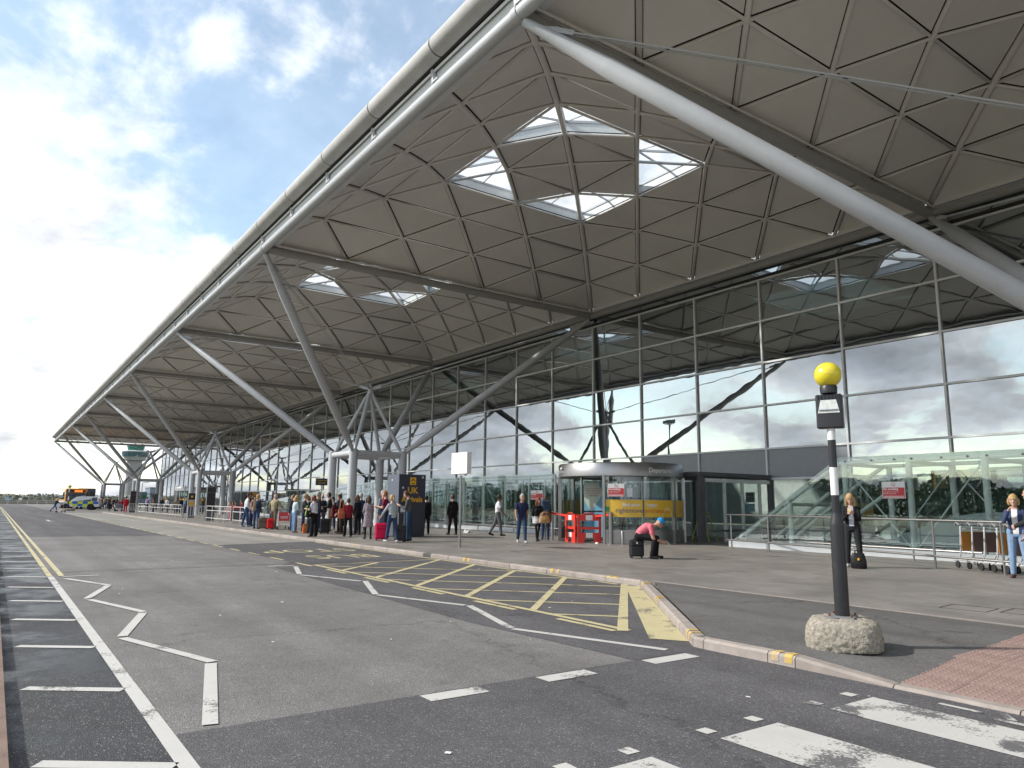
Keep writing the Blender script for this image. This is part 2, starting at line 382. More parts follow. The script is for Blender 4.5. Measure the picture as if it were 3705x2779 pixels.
for yb in (-2.49, -2.96, -3.68, -4.17, -4.87, -5.36): stripe('zebra_stud', (7.98,yb), (8.08,yb), .10, WP)
stripe('give_way_mark', (8.55,-2.16), (8.85,-2.16), .05, M['white_worn']); stripe('give_way_mark', (8.93,-2.05), (9.05,-2.2), .06, M['white_worn'])
stripe('give_way_mark', (8.95,-2.25), (9.35,-2.25), .06, M['white_worn'])
# yellow box: border and 45 degree hatch
stripe('box_line', (-5.25,-1.9), (5.0,-1.9), .10, YP, .0081); stripe('box_line', (4.98,-1.98), (1.36,1.55), .13, YP, .0082)
stripe('box_line', (-5.2,-1.9), (-5.42,1.4), .08, YP, .0083); stripe('kerb_line', (-14.2,1.44), (1.3,1.44), .10, YP, .0084)
for b in (-4.9,-3.2,-1.5,.2,1.9,3.55):
    t = min(3.3, (2.98-(b-1.87))/2); stripe('box_line', (b,-1.87), (b+t,-1.87+t), .085, YP, .0086)
for b in (-3.65,-1.97,-.3,1.37,3.1):
    t = min(3.3, b+5.35); stripe('box_line', (b,-1.87), (b-t,-1.87+t), .11, YP, .0088)
sheet('yellow_patch', [(1.46,1.47), (1.72,1.58), (5.85,-1.84), (5.50,-2.08)], .009, YP, road)
xs = 4.93
for k in range(34): stripe('bay_dash', (xs-1.98*k,-2.06), (xs-1.98*k-1.05,-2.06), .09, YP)
for k in range(3): stripe('far_dash', (-81.5,-5.3+1.2*k), (-81.5,-4.9+1.2*k), .5, WP)
mb = MB(); mb.add([(-44.3,-5.0,.008), (-45.2,-4.66,.008), (-45.2,-4.88,.008), (-48.2,-4.88,.008), (-48.2,-5.02,.008), (-45.2,-5.02,.008), (-45.2,-5.2,.008)], [(0,1,2,3,4,5,6)]); mb.build('lane_arrow', WP, road)
text_mesh('BUS', 1.75, YP, road, 'road_lettering', (-7.55,-.28,.009), (0,0,R(-90)), 0, sx=.62, bold=.0)
text_mesh('STOP', 1.75, YP, road, 'road_lettering', (-10.1,-.32,.009), (0,0,R(-90)), 0, sx=.66)
# a filled trench across the road and small litter spots
M['trench'] = pmat('bitumen joint', (.035, .035, .036), .6)
stripe('road_joint', (-5.85,-6.8), (-5.75,1.4), .035, M['trench'], .0075); stripe('road_joint', (-6.1,-6.6), (-6.0,1.4), .02, M['trench'], .0075)
M['litter'] = pmat('pale litter', (.75, .74, .70), .8)
lit = MB()
for k in range(130):
    lx = random.uniform(-22, 9); ly = random.uniform(-6.9, 1.3); a = random.uniform(.008, .028) if k > 12 else random.uniform(.02, .04); t = random.uniform(0, 6.3)
    lit.add([(lx+a*math.cos(t+q), ly+a*math.sin(t+q)*random.uniform(.5, 1), .0105) for q in (0, 1.5, 3.1, 4.6)], [(0,1,2,3)])
lo = lit.build('litter_specks', M['litter'], road); lo['kind'] = 'stuff'

# pavement: slabs of small pavers in the terminal forecourt, asphalt footway towards the crossing
def paver_mat():
    m = bpy.data.materials.new('forecourt pavers'); m.use_nodes = True; nt = m.node_tree; nt.nodes.clear()
    t = N(nt, 'ShaderNodeTexCoord'); V = t.outputs['Object']
    br = N(nt, 'ShaderNodeTexBrick', {'Vector': V, 'Color1': (.215, .197, .180, 1), 'Color2': (.262, .243, .225, 1), 'Mortar': (.15, .14, .13, 1), 'Scale': 1.0, 'Mortar Size': .006, 'Mortar Smooth': .3, 'Brick Width': .40, 'Row Height': .20, 'Bias': -.1})
    n = N(nt, 'ShaderNodeTexNoise', {'Vector': V, 'Scale': .6, 'Detail': 7.0, 'Roughness': .65})
    n2 = N(nt, 'ShaderNodeTexNoise', {'Vector': V, 'Scale': 70.0, 'Detail': 3.0})
    c = mixc(nt, 1.0, br.outputs[0], ramp(nt, n.outputs[0], [(.3, g3(.70)), (.7, g3(1.16))]), 'MULTIPLY')
    c = mixc(nt, 1.0, c, ramp(nt, n2.outputs[0], [(.3, g3(.85)), (.7, g3(1.12))]), 'MULTIPLY')
    b = N(nt, 'ShaderNodeBsdfPrincipled', {'Base Color': c, 'Specular IOR Level': .5})
    nt.links.new(ramp(nt, n.outputs[0], [(.35, g3(.42)), (.65, g3(.62))]), b.inputs['Roughness'])
    bp = N(nt, 'ShaderNodeBump', {'Strength': .25, 'Distance': .003, 'Height': br.outputs['Fac']}); bp.invert = True
    nt.links.new(bp.outputs[0], b.inputs['Normal'])
    N(nt, 'ShaderNodeOutputMaterial', {'Surface': b.outputs[0]}); return m
M['paving'] = paver_mat()
KY = 1.60                                                   # kerb face
pave = MB(); pave.prism([(-78, KY+.13), (1.75, KY+.13), (1.92, 1.75), (30, 1.95), (30, 18.0), (-205, 18.0), (-205, 6.0), (-82, 6.0)], -.05, PZ)
pavement = struct(pave.build('pavement', M['paving']))
def foot_z(x, y):
    c = lambda v: max(0.0, min(1.0, v))
    return PZ-.004-.068*c((x-7.2)/.92)*c((-.55-y)/1.35)
def slab_grid(name, L0, L1, R0, R1, mat, parent=None, n=14, m=16, dz_=0.0):
    mb = MB(); vs = []
    for i in range(n+1):
        for j in range(m+1):
            f, g = i/n, j/m; a_ = Vector(L0).lerp(Vector(L1), g); b_ = Vector(R0).lerp(Vector(R1), g); q_ = a_.lerp(b_, f); vs.append((q_.x, q_.y, foot_z(q_.x, q_.y)+dz_))
    mb.add(vs, [(i*(m+1)+j, (i+1)*(m+1)+j, (i+1)*(m+1)+j+1, i*(m+1)+j+1) for i in range(n) for j in range(m)]); return mb.build(name, mat, parent)
footway = struct(slab_grid('footway', (6.12,-1.87), (1.93,1.72), (8.13,-1.87), (7.86,1.83), M['asph_foot']))
ed = MB(); ed.bar((1.93,1.755,PZ-.02), (8.0,1.86,PZ-.02), .07, .05); ed.build('edging_strip', M['kerb'], footway)
slab_grid('tactile_bed', (8.10,-1.87), (7.84,1.83), (30,-1.87), (30,1.9), M['asph_foot'], footway, dz_=-.010)
# blister tiles (each tile its own piece)
M['tactile'] = pmat('buff red tactile slab', (.26, .178, .155), .8, var=.16, vscale=2.2, bump=.3, bscale=90, dirt=.35)
def tile_mesh():
    mb = MB(); mb.box((0,0,-.025), (.394,.394,.05))
    for i in range(6):
        for j in range(6): mb.lathe([(.014,-.001), (.010,.0055)], ((i-2.5)*.066, (j-2.5)*.066, 0), 7)
    return mb.mesh('tactile_tile', M['tactile'])
tm = tile_mesh()
ta_ = R(4.4); ux, uy = math.cos(ta_), math.sin(ta_)
for j in range(9):
    for i in range(9):
        u_, v_ = .2+.4*i, .2+.4*j; px = 8.10+u_*ux-v_*uy; py = -1.86+u_*uy*.0+v_*ux
        tilt = math.atan(.068/1.35) if py < -.55 else 0.0
        link('tactile_tile', tm, footway, (px, py, foot_z(px, py)+random.uniform(-.001,.001)), (tilt+random.uniform(-.003,.003), random.uniform(-.003,.003), ta_*.25+random.uniform(-.004,.004)))
# kerb stones, one by one
def kerb_stone(p, q, h0=PZ+.004, h1=PZ+.004, w=.13, mat=None, depth=.07, chip=0.0):
    p, q = Vector((*p, 0)), Vector((*q, 0)); d = (q-p); L = d.length; d.normalize(); n = Vector((-d.y, d.x, 0))
    a, b = p+d*.005, q-d*.005; c = .022; vs = []
    for e, h in ((a, h0), (b, h1)):
        for off, z in ((-.004, -depth), (-.002, h-c), (c, h), (w, h), (w, -depth)):
            vs.append(e+n*off+Vector((0,0,z)))
    mb = MB(); mb.add(vs, [(0,5,6,1), (1,6,7,2), (2,7,8,3), (3,8,9,4), (0,1,2,3,4), (9,8,7,6,5)])
    return mb.build('kerb_stone', mat or M['kerb'], pavement)
M['kerb_dk'] = pmat('dark kerb stone', (.07, .068, .066), .8)
M['kerb_yel'] = paint('yellow kerb mark', (.55, .36, .07), (.35, .305, .275), .05)
def kerb_mark(p, q, h):
    p, q = Vector((*p, 0)), Vector((*q, 0)); d = (q-p).normalized(); n = Vector((-d.y, d.x, 0)); vs = []
    for e in (p, q):
        for off, z in ((-.0065, .03), (-.0045, h-.02), (.021, h+.0045), (.125, h+.003)): vs.append(e+n*off+Vector((0,0,z)))
    mb = MB(); mb.add(vs, [(0,4,5,1), (1,5,6,2), (2,6,7,3)]); mb.build('kerb_mark', M['kerb_yel'], pavement)
# straight run (from the angle corner away from the camera); each stone 0.915 m
k = 0; xk = 1.72
while xk > -78:
    L = .915 if k % 7 != 3 else .45
    if k == 9: L = .42
    kerb_stone((xk-L, KY+.002*((k*37) % 5-2)), (xk, KY+.002*((k*37) % 5-2)), mat=M['kerb_dk'] if k == 9 else None, h0=PZ+.004+.001*((k*13) % 5), h1=PZ+.004+.001*((k*13) % 5))
    xk -= L; k += 1
A, B = Vector((1.72, 1.60)), Vector((6.05, -2.0)); n_ = 6
for i in range(n_): kerb_stone(tuple(A.lerp(B, i/n_)), tuple(A.lerp(B, (i+1)/n_)))
kerb_stone((6.05,-2.0), (6.2,-2.02)); kerb_stone((6.2,-2.02), (6.95,-2.0)); kerb_stone((6.95,-2.0), (7.24,-2.0)); kerb_stone((7.24,-2.0), (8.12,-1.99), PZ+.004, .03)
xk = 8.12
for i in range(6): kerb_stone((xk,-1.99), (xk+.9,-1.99), .03, .03); xk += .9
for a in (-.9,-.7,-4.4,-4.2,1.0,.82,-11.3,-11.05): kerb_mark((a,KY), (a+.09,KY), PZ+.006)
d_ = (B-A).normalized()
for t in (.35,.5,2.3,2.45,5.2,5.36): kerb_mark(tuple(A+d_*t), tuple(A+d_*(t+.07)), PZ+.006)
for a in (6.99, 7.13): kerb_mark((a,-2.0), (a+.08,-2.0), PZ+.006)
# inspection covers let into the paving
M['seam'] = pmat('dark joint', (.04, .038, .036), .8)
def cover(cx, cy, w, d, rz=0.0):
    mb = MB(); c, s = math.cos(rz), math.sin(rz)
    for (ax, ay, bx_, by_) in ((-w,-d,w,-d), (w,-d,w,d), (w,d,-w,d), (-w,d,-w,-d)):
        mb.bar((cx+ax*c-ay*s, cy+ax*s+ay*c, PZ+.001), (cx+bx_*c-by_*s, cy+bx_*s+by_*c, PZ+.001), .018, .004)
    mb.build('inspection_cover', M['seam'], pavement)
cover(6.6, 3.0, .28, .28, .1); cover(7.2, 3.25, .22, .3, .1); cover(-5.2, 4.6, .7, .5); cover(-1.5, 9.3, .5, .4); cover(-7.6, 6.6, .6, .4)
# left-hand edge of the road: kerb with a grated channel, pavement beyond
lk = MB(); lk.box((-82.5,-7.965,.02), (245,.13,.16)); left_kerb = struct(lk.build('road_kerb', pmat('brown stained kerb', (.17,.115,.09), .85, var=.25, vscale=4, bump=.5)))
lp = MB(); lp.box((-82.5,-9.6,.03), (245,3.14,.13)); struct(lp.build('far_side_pavement', M['asph_foot']))
# ------------------------------------------------------------------ terminal building: roof domes, edge, facade
term = thing('terminal_building', 'airport terminal with domed canopy roof and long glass front', 'building')
NZ = 11.77                                                   # height of the beam nodes
RZ = [12.05, 12.93, 13.70, 14.22, 14.54, 14.64]              # dome height, ring by ring
def ring(i): return min(i, 10-i)
def dz(i, j): return RZ[min(ring(i), ring(j))]
def node(i, j): return Vector((-1.8*i, 1.8*j, dz(i, j)))
SKYL = []                                                    # rooflight corners (i,j) with the two leg ends
for (ci, cj) in ((3,3), (7,3), (3,7), (7,7)):
    SKYL.append(((ci, cj), (5, cj), (ci, 5), ((ci+5)//2, (cj+5)//2)))
def triangles():
    tr = []
    for side in range(4):
        def P(a, k):                                         # a along the side, k ring
            if side == 0: return (a, k)
            if side == 1: return (10-k, a)
            if side == 2: return (10-a, 10-k)
            return (k, 10-a)
        for k in range(5):
            a = k
            while a < 10-k:
                tr.append((P(a, k), P(a+2, k), P(a+1, k+1)))
                if a+3 <= 10-(k+1) : tr.append((P(a+1, k+1), P(a+2, k), P(a+3, k+1)))
                a += 2
    def in_sky(t):
        for (c, a, b, m) in SKYL:
            if c in t and m in t: return True
        return False
    return [t for t in tr if not in_sky(t)]
TRI = triangles()
def panel_geo(t, mb, inset=.060, drop=.0, thick=.05):
    a, b, c = (node(*q) for q in t)
    n = (b-a).cross(c-a).normalized()
    if n.z > 0: n = -n                                       # faces down
    def gap(u, v):                                           # half rib width plus a shadow gap, by the kind of rib on that edge
        if u[0]-u[1] == v[0]-v[1]: return .128 if u[0] == u[1] else .104
        if u[0]+u[1] == v[0]+v[1]: return .068
        return .062
    def ins(p, q, r_, P_, Q_, R_):
        e1 = (q-p).normalized(); e2 = (r_-p).normalized(); sn = math.sin(e1.angle(e2))
        return p + e1*(gap(P_, R_)/sn) + e2*(gap(P_, Q_)/sn)
    ta, tb_, tc2 = t
    low = [ins(a,b,c,ta,tb_,tc2), ins(b,c,a,tb_,tc2,ta), ins(c,a,b,tc2,ta,tb_)]; low = [p+n*drop for p in low]
    up = [p-n*thick for p in low]
    fs = [(0,1,2), (5,4,3), (0,3,4,1), (1,4,5,2), (2,5,3,0)]
    nn = (low[1]-low[0]).cross(low[2]-low[0])
    if nn.dot(n) < 0: fs = [tuple(reversed(f)) for f in fs]
    mb.add(low+up, fs)
def rib_lines():
    L = []
    for d in range(-8, 9, 2):                                # diagonals i-j = d (main ribs) and the other way
        pts = [(i, i-d) for i in range(0, 11) if 0 <= i-d <= 10]
        L.append(('main_rib', pts, .075 if d else .10))
        pts = [(i, 10-(i-d)) for i in range(0, 11) if 0 <= i-d <= 10]
        L.append(('cross_rib', pts, .052))
    for k in range(1, 5):
        for s_ in range(4):
            a = [(k, k), (10-k, k), (10-k, 10-k), (k, 10-k)]
            L.append(('ring_rib', [a[s_], a[(s_+1) % 4]], .048))
    return L
def offs(p, d): return p + Vector((0,0,d))
pan_meshes = []
for t in TRI:
    mb = MB(); panel_geo(t, mb); pan_meshes.append(mb.mesh('lining_panel', M['panel']))
mb = MB()
for t in TRI: panel_geo(t, mb)
all_pan = mb.mesh('lining_panels', M['panel'])
rib_meshes = []
for nm, pts, r in rib_lines():
    mb = MB(); P = [offs(node(*p), -.045) for p in pts]
    mb.tube(P, r, 8 if r > .05 else 6); rib_meshes.append((nm, mb.mesh(nm, M['rib'], True)))
mbr = MB()
for nm, pts, r in rib_lines(): mbr.tube([offs(node(*p), -.045) for p in pts], r, 5)
all_rib = mbr.mesh('rib_lattice', M['rib'])
# closed dark deck over the lining, pierced by the rooflights
dk = MB()
for t in TRI:
    a, b, c = (offs(node(*q), .16) for q in t); dk.add([a,b,c], [(0,1,2)], M['gap_shade']);  # near-black underside: shade in the panel gaps is put into the colour
    a, b, c = (offs(node(*q), .34) for q in t); dk.add([a,b,c], [(2,1,0)], M['deck'])
deck_me = dk.mesh('roof_deck')
def rooflight():
    out = []
    for (c, a, b, m) in SKYL:
        C_, A_, B_ = node(*c), node(*a), node(*b); mid = node(*m)
        up = lambda v: Vector((v.x, v.y, v.z+.42))
        kb = MB()
        for p, q in ((C_,A_), (A_,mid), (mid,B_), (B_,C_)):
            kb.add([offs(p,.06), offs(q,.06), up(q), up(p)], [(0,1,2,3)])
        bars = MB(); tc_, ta, tb, tm_ = up(C_), up(A_), up(B_), up(mid)
        bars.tube([C_-Vector((0,0,.045)), mid-Vector((0,0,.045))], .06, 8)
        bars.bar(tc_, tm_, .06, .08)
        bars.bar(tc_.lerp(ta, .5), tm_, .05, .07); bars.bar(tc_.lerp(tb, .5), tm_, .05, .07)
        for p, q in ((tc_,ta), (ta,tm_), (tm_,tb), (tb,tc_)): bars.bar(p, q, .07, .09)
        pn = MB(); pn.add([offs(tc_,.045), offs(ta,.045), offs(tm_,.045), offs(tb,.045)], [(0,1,2), (0,2,3)])
        out.append((kb.mesh('rooflight_kerb', M['white_clad']), bars.mesh('glazing_bars', M['steel']), pn.mesh('rooflight_pane', M['glass_sky'])))
    return out
RL = rooflight()
for kbay in range(-2, 8):
    x0 = -18*kbay
    dome = link('roof_dome', None, term, (x0, 0, 0)); dome.empty_display_size = .2
    if kbay in (-1, 0, 1):
        for me in pan_meshes: link('lining_panel', me, dome)
        for nm, me in rib_meshes: link(nm, me, dome)
    else:
        o = link('lining_panels', all_pan, dome); o['kind'] = 'stuff'
        o = link('rib_lattice', all_rib, dome); o['kind'] = 'stuff'
    link('roof_deck', deck_me, dome)
    for kb, br, pn in RL:
        link('rooflight_kerb', kb, dome); link('glazing_bars', br, dome); link('rooflight_pane', pn, dome)
# beams on the 18 m grid
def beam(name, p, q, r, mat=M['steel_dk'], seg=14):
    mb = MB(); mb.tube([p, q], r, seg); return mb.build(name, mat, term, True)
for kbay in range(-2, 8):
    x0, x1 = -18*kbay, -18*(kbay+1)
    beam('eave_tube', (x0,0,NZ), (x1,0,NZ), .165, M['steel'])
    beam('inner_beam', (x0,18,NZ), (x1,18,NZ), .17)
    for y_ in (.1, 17.9):
        mb = MB(); mb.tube([(x0,y_,NZ+.24), (x1,y_,NZ+.24)], .05, 6); mb.build('edge_rail', M['rib'], term, True)
for kbay in range(-2, 9):
    x0 = -18*kbay
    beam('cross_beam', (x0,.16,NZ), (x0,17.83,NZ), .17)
    for d_x in (-.2, .2):
        mb = MB(); mb.tube([(x0+d_x,.16,NZ+.17), (x0+d_x,17.8,NZ+.17)], .035, 6); mb.build('service_pipe', M['rib'], term, True)
    mb = MB(); mb.tube([(x0-.09,0,NZ), (x0+.09,0,NZ)], .185, 16); mb.build('node_collar', M['steel'], term, True)
# eave: fascia, handrail, brackets and the rounded roof edge in 3.6 m lengths
fa = MB(); fa.bar((36,-.03,NZ+.32), (-144,-.03,NZ+.32), .02, .34); fa.bar((36,.25,NZ+.20), (-144,.25,NZ+.20), .55, .02); fa.build('fascia', M['white_clad'], term)
ra = MB(); ra.tube([(36,-.11,NZ+.46), (-144,-.11,NZ+.46)], .032, 8); ra.build('fascia_rail', M['alu'], term, True)
gp = MB(); gp.bar((36,-.12,NZ+.535), (-144,-.12,NZ+.535), .18, .03); gp.build('gap_shadow_bar', M['black'], term)  # black bar standing in for the shadow under the roof edge
cr = MB(); cr.tube([(36,-.28,NZ+.79), (-144,-.28,NZ+.79)], .235, 18); cr.build('roll_core', M['black'], term, True)
hf = MB()
prof = [(.17*math.cos(R(a))-.04, .19*math.sin(R(a))) for a in range(-100, 101, 20)]
sec = [(-.30-math.cos(R(a))*.265, NZ+.79+math.sin(R(a))*.265) for a in range(-90, 91, 15)]+[(.25, NZ+1.08), (.25, NZ+.56)]
n = len(sec); L = 3.6
vs = [(-.03, y, z) for y, z in sec]+[(-L+.03, y, z) for y, z in sec]
hf.add(vs, [tuple(range(n)), tuple(range(2*n-1, n-1, -1))]+[(i, i+n, (i+1) % n+n, (i+1) % n) for i in range(n)])
bull_me = hf.mesh('roof_edge_roll', M['bull'], True)
bk = MB(); bk.prism_x([(-.02,NZ+.12), (-.10,NZ+.50), (-.17,NZ+.50), (-.13,NZ+.14)], -.05, .05); bk.bar((.0,-.14,NZ+.15), (.28,-.14,NZ+.15), .04, .04)
brk_me = bk.mesh('fascia_bracket', M['steel'])
xk = 33.0
while xk > -142:
    o = link('roof_edge_roll', bull_me, term, (xk, 0, 0)); shade(o, 50); link('fascia_bracket', brk_me, term, (xk-.55, 0, 0)); xk -= 3.6
# roof over the hall behind the facade
for kbay in range(-2, 8):
    cx = -18*kbay-9; hallroof = MB(); w_ = 3.0
    for (x_, y_, a_, b_) in ((cx,20.85,18,5.1), (cx,32.9,18,6.8), (cx-6.0,26.45,6.0,6.1), (cx+6.0,26.45,6.0,6.1)): hallroof.box((x_,y_,12.35), (a_,b_,.3))
    hallroof.build('hall_roof', M['hall'], term)
    gl_ = MB(); gl_.box((cx,26.45,12.56), (6.1,6.2,.02)); gl_.build('hall_rooflight', M['glass_sky'], term)
    hb_ = MB(); hb_.bar((cx-3,26.45,12.42), (cx+3,26.45,12.42), .12, .14); hb_.bar((cx,23.4,12.42), (cx,29.5,12.42), .12, .14); hb_.build('rooflight_bars', M['steel'], term)
hr = MB()
for kbay in range(-2, 9): hr.tube([(-18*kbay,18.3,NZ), (-18*kbay,36,NZ)], .16, 8)
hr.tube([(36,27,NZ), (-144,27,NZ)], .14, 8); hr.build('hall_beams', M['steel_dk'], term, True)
hfl = MB(); hfl.box((-54.5,27.3,.05), (181,18.2,.1)); hfl.build('hall_floor', M['hall'], term)
hw = MB(); hw.box((-54.5,36.2,6.2), (181,.3,12)); hw.build('hall_back_wall', pmat('hall back wall', (.48,.54,.51), .8), term)
for xe in (36.2, -144.3):
    mb = MB(); mb.box((xe,27.3,6.2), (.3,18,12)); mb.build('hall_end_wall', pmat('hall back wall', (.48,.54,.51), .8), term)

# facade: mullions every 3.6 m, transoms, one pane per opening
FY = 18.12; ROW = [11.15, 9.32, 7.49, 5.66, 3.83, 2.58, .12]
mu = MB(); mu.box((0,0,0), (.075,.16,11.05)); mull_me = mu.mesh('mullion', M['alu'])
po = MB(); po.tube([(0,.38,-5.5), (0,.38,6.0)], .09, 10)
for z in (-3.9,-1.7,.13,1.96,3.79): po.bar((0,.05,z), (0,.38,z), .04, .08)
post_me = po.mesh('wind_post', M['inpost'], True)
NCOL0, NCOL1 = -5, 40
for c in range(NCOL0, NCOL1+1):
    link('mullion', mull_me, term, (-3.6*c, FY, 5.63)); link('wind_post', post_me, term, (-3.6*c-.12, FY, 5.63))
for z in ROW[:5]:
    mb = MB(); mb.box((-63, FY-.003, z), (162, .14, .075)); mb.build('transom', M['alu'], term)
mb = MB(); mb.box((-63, FY+.05, 11.52), (162, .05, .62)); mb.build('clerestory_strip', M['glass'], term)
mb = MB(); mb.box((-63, FY-.02, 11.26), (162, .22, .10)); mb.build('head_channel', M['black'], term)
def pane_mesh(w, h):
    mb = MB(); mb.box((0,0,0), (w, .014, h)); return mb.mesh('glass_pane', M['glass'])
pm = pane_mesh(3.51, 1.755); pm_low = pane_mesh(3.51, 1.175); pm_base = pane_mesh(3.51, 2.40)
sp_ = MB(); sp_.box((0,0,0), (3.51,.03,1.175)); sp_me = sp_.mesh('spandrel_panel', M['spandrel'])
for c in range(NCOL0, NCOL1):
    xc = -3.6*c-1.8
    for r in range(4):
        zc_ = (ROW[r]+ROW[r+1])/2
        link('glass_pane', pm, term, (xc, FY+.01, zc_), (random.gauss(0, .0022), 0, random.gauss(0, .0022)))
    zc_ = (ROW[4]+ROW[5])/2
    if 1 <= c <= 3: link('spandrel_panel', sp_me, term, (xc, FY+.01, zc_))
    else: link('glass_pane', pm_low, term, (xc, FY+.01, zc_), (random.gauss(0, .002), 0, random.gauss(0, .002)))
    if c not in (1, 2, 3, 17, 18): link('glass_pane', pm_base, term, (xc, FY+.01, 1.34), (random.gauss(0, .001), 0, random.gauss(0, .001)))
mb = MB(); mb.box((-63, FY-.004, 2.58), (162, .13, .09)); mb.build('door_head', M['alu'], term)

# ------------------------------------------------------------------ structural trees
def branch_profile(p, q):
    p, q = Vector(p), Vector(q); L = (q-p).length; d = (q-p)/L
    ts = [(0,.10), (.35,.13), (1.2,.20), (1.21,.205), (L-2.3,.205), (L-2.29,.20), (L-.5,.11), (L-.15,.10)]
    return [p+d*t for t, _ in ts], [r for _, r in ts]
S_ = 1.474; TZ = 4.12
def tree_meshes():
    me = {}
    mb = MB(); mb.lathe([(.33,0), (.33,.03), (.235,.05), (.235,TZ+.03), (.20,TZ+.07), (0,TZ+.08)], (0,0,0), 22); me['column'] = mb.mesh('column', M['steel'], True)
    mb = MB(); mb.tube([(-S_+.2,0,0), (S_-.2,0,0)], .165, 16); me['ring_beam'] = mb.mesh('ring_beam', M['steel'], True)
    cap = MB(); cap.box((0,0,.175), (2*S_-.5, .16, .02)); 
    for sx in (-1, 1):
        for sy in (-1, 1):
            a = Vector((sx*S_, sy*S_, TZ)); d = Vector((sx*(9-S_), sy*(9-S_), NZ-.1-TZ))
            P, Rr = branch_profile(a+d.normalized()*.30, a+d)
            mb = MB(); mb.tube(P, Rr, 18)
            # pin plates at the foot
            e = d.normalized(); side = Vector((-sy, sx, 0)).normalized() if True else 0
            mb.bar(a+Vector((0,0,-.02)), a+e*.75, .05, .26)
            mb.tube([a+e*.42-Vector((sy*-1, sx*1, 0)).normalized()*.075, a+e*.42+Vector((sy*-1, sx*1, 0)).normalized()*.075], .07, 12)
            me['branch', sx, sy] = mb.mesh('branch', M['steel'], True)
            mb = MB(); st = a+Vector((-sx*.05, -sy*.05, .02)); mt = Vector((sx*.07, sy*.07, 7.62))
            dd = mt-st; mb.tube([st, st+dd*.06, st+dd*.12, st+dd*.9, mt], [.07,.085,.105,.105,.075], 12)
            me['strut', sx, sy] = mb.mesh('strut', M['steel'], True)
            mb = MB(); tip = Vector((sx*.16, sy*.16, 7.93)); end = a+d*.93+Vector((0,0,.16)); dd = (end-tip).normalized(); w = Vector((-dd.y, dd.x, 0)).normalized()*.05
            for s in (-1, 1): mb.tube([tip+dd*.35+w*s, end-dd*.3+w*s], .019, 6)
            mb.bar(tip-dd*.1, tip+dd*.45, .03, .17); mb.bar(end-dd*.45, end+dd*.05, .13, .12)
            mb.bar(end-dd*.1, a+d*.955, .03, .22)
            me['tie', sx, sy] = mb.mesh('tie_rod', M['steel'], True)
    mb = MB(); mb.lathe([(.10,7.5), (.15,7.62), (.15,7.70), (.13,7.72), (.13,8.02), (.06,8.05), (.05,8.15), (0,8.16)], (0,0,0), 16); me['head'] = mb.mesh('mast_head', M['steel'], True)
    return me
TM = tree_meshes()
tree_lab = {-.5: 'nearest steel canopy tree, only its long pale branches showing at top right',
            1.5: 'steel canopy tree with four columns standing behind the bus queue',
            3.5: 'second steel canopy tree along, behind the railings and gold totem',
            5.5: 'third steel canopy tree along, in front of the control tower',
            7.5: 'farthest steel canopy tree at the end of the canopy roof'}
for tk in (-.5, 1.5, 3.5, 5.5, 7.5):
    t = thing('structural_tree', tree_lab[tk], 'steel column', (-18*tk, 9, PZ), group='steel trees carrying the canopy')
    for sx in (-1, 1):
        for sy in (-1, 1):
            o = link('column', TM['column'], t, (sx*S_, sy*S_, -.0)); shade(o)
    def drop(me): return link(me.name.split('.')[0], me, t, (0, 0, -PZ))
    for sx in (-1, 1):
        o = link('ring_beam', TM['ring_beam'], t, (sx*S_, 0, TZ-.15), (0,0,R(90))); shade(o)
        o = link('ring_beam', TM['ring_beam'], t, (0, sx*S_, TZ-.15)); shade(o)
        for sy in (-1, 1):
            for kk in ('branch', 'strut', 'tie'): shade(drop(TM[kk, sx, sy]))
    shade(drop(TM['head']))
# ------------------------------------------------------------------ palette for objects
def solid(name, c, rough=.55, **k): return pmat(name, c, rough, **{**dict(var=.07), **k})
K = dict(
 white=solid('white enamel', (.78,.78,.77), .4), red=solid('signal red plastic', (.72,.035,.025), .45), redp=solid('sign red', (.55,.04,.05), .5),
 yellow=pmat('globe yellow', (.74,.60,.03), .28, var=.10, vscale=9, dirt=.25, dirt_col=(.42,.34,.06), coat=.3), adyel=solid('advert yellow', (.78,.50,.06), .35), gold=solid('sign gold', (.75,.42,.03), .5),
 navy=solid('slate blue panel', (.035,.042,.065), .45), navyside=solid('slate side panel', (.10,.115,.15), .5), blk=solid('black paint', (.022,.022,.025), .38, dirt=.25, dirt_col=(.12,.12,.12)),
 grey=solid('mid grey plastic', (.22,.22,.23), .5), dgrey=solid('dark grey frame', (.125,.13,.14), .45), lgrey=solid('light grey', (.50,.51,.52), .5),
 purple=solid('lettering violet', (.09,.07,.22), .5), orange=solid('lettering orange', (.62,.12,.03), .5), blue=solid('poster blue', (.22,.48,.72), .4), pale=solid('poster cream', (.78,.76,.66), .5),
 brown=solid('brown advert', (.12,.075,.065), .6), amber=solid('amber advert', (.50,.22,.04), .6), green=solid('sign green', (.02,.30,.14), .5), lime=solid('ladder lime', (.55,.62,.08), .5),
 railw=solid('pale rail paint', (.55,.54,.52), .5), paper=solid('paper', (.72,.74,.80), .8), tyre=solid('tyre rubber', (.025,.025,.026), .85), chrome=pmat('chrome', (.7,.7,.7), .15, metal=1.0, var=.02),
 lamp=pmat('lamp glass', (.62,.64,.62), .2, var=.2, vscale=20), dglass=pmat('dark vehicle glass', (.03,.035,.04), .06, var=.02, spec=.8),
 dot=solid('glass dot blue', (.03,.08,.30), .4), conc=pmat('exposed aggregate concrete', (.30,.27,.222), .95, var=.45, vscale=30, bump=1.0, bscale=60, dirt=.55, dirt_col=(.40,.38,.34)),
)
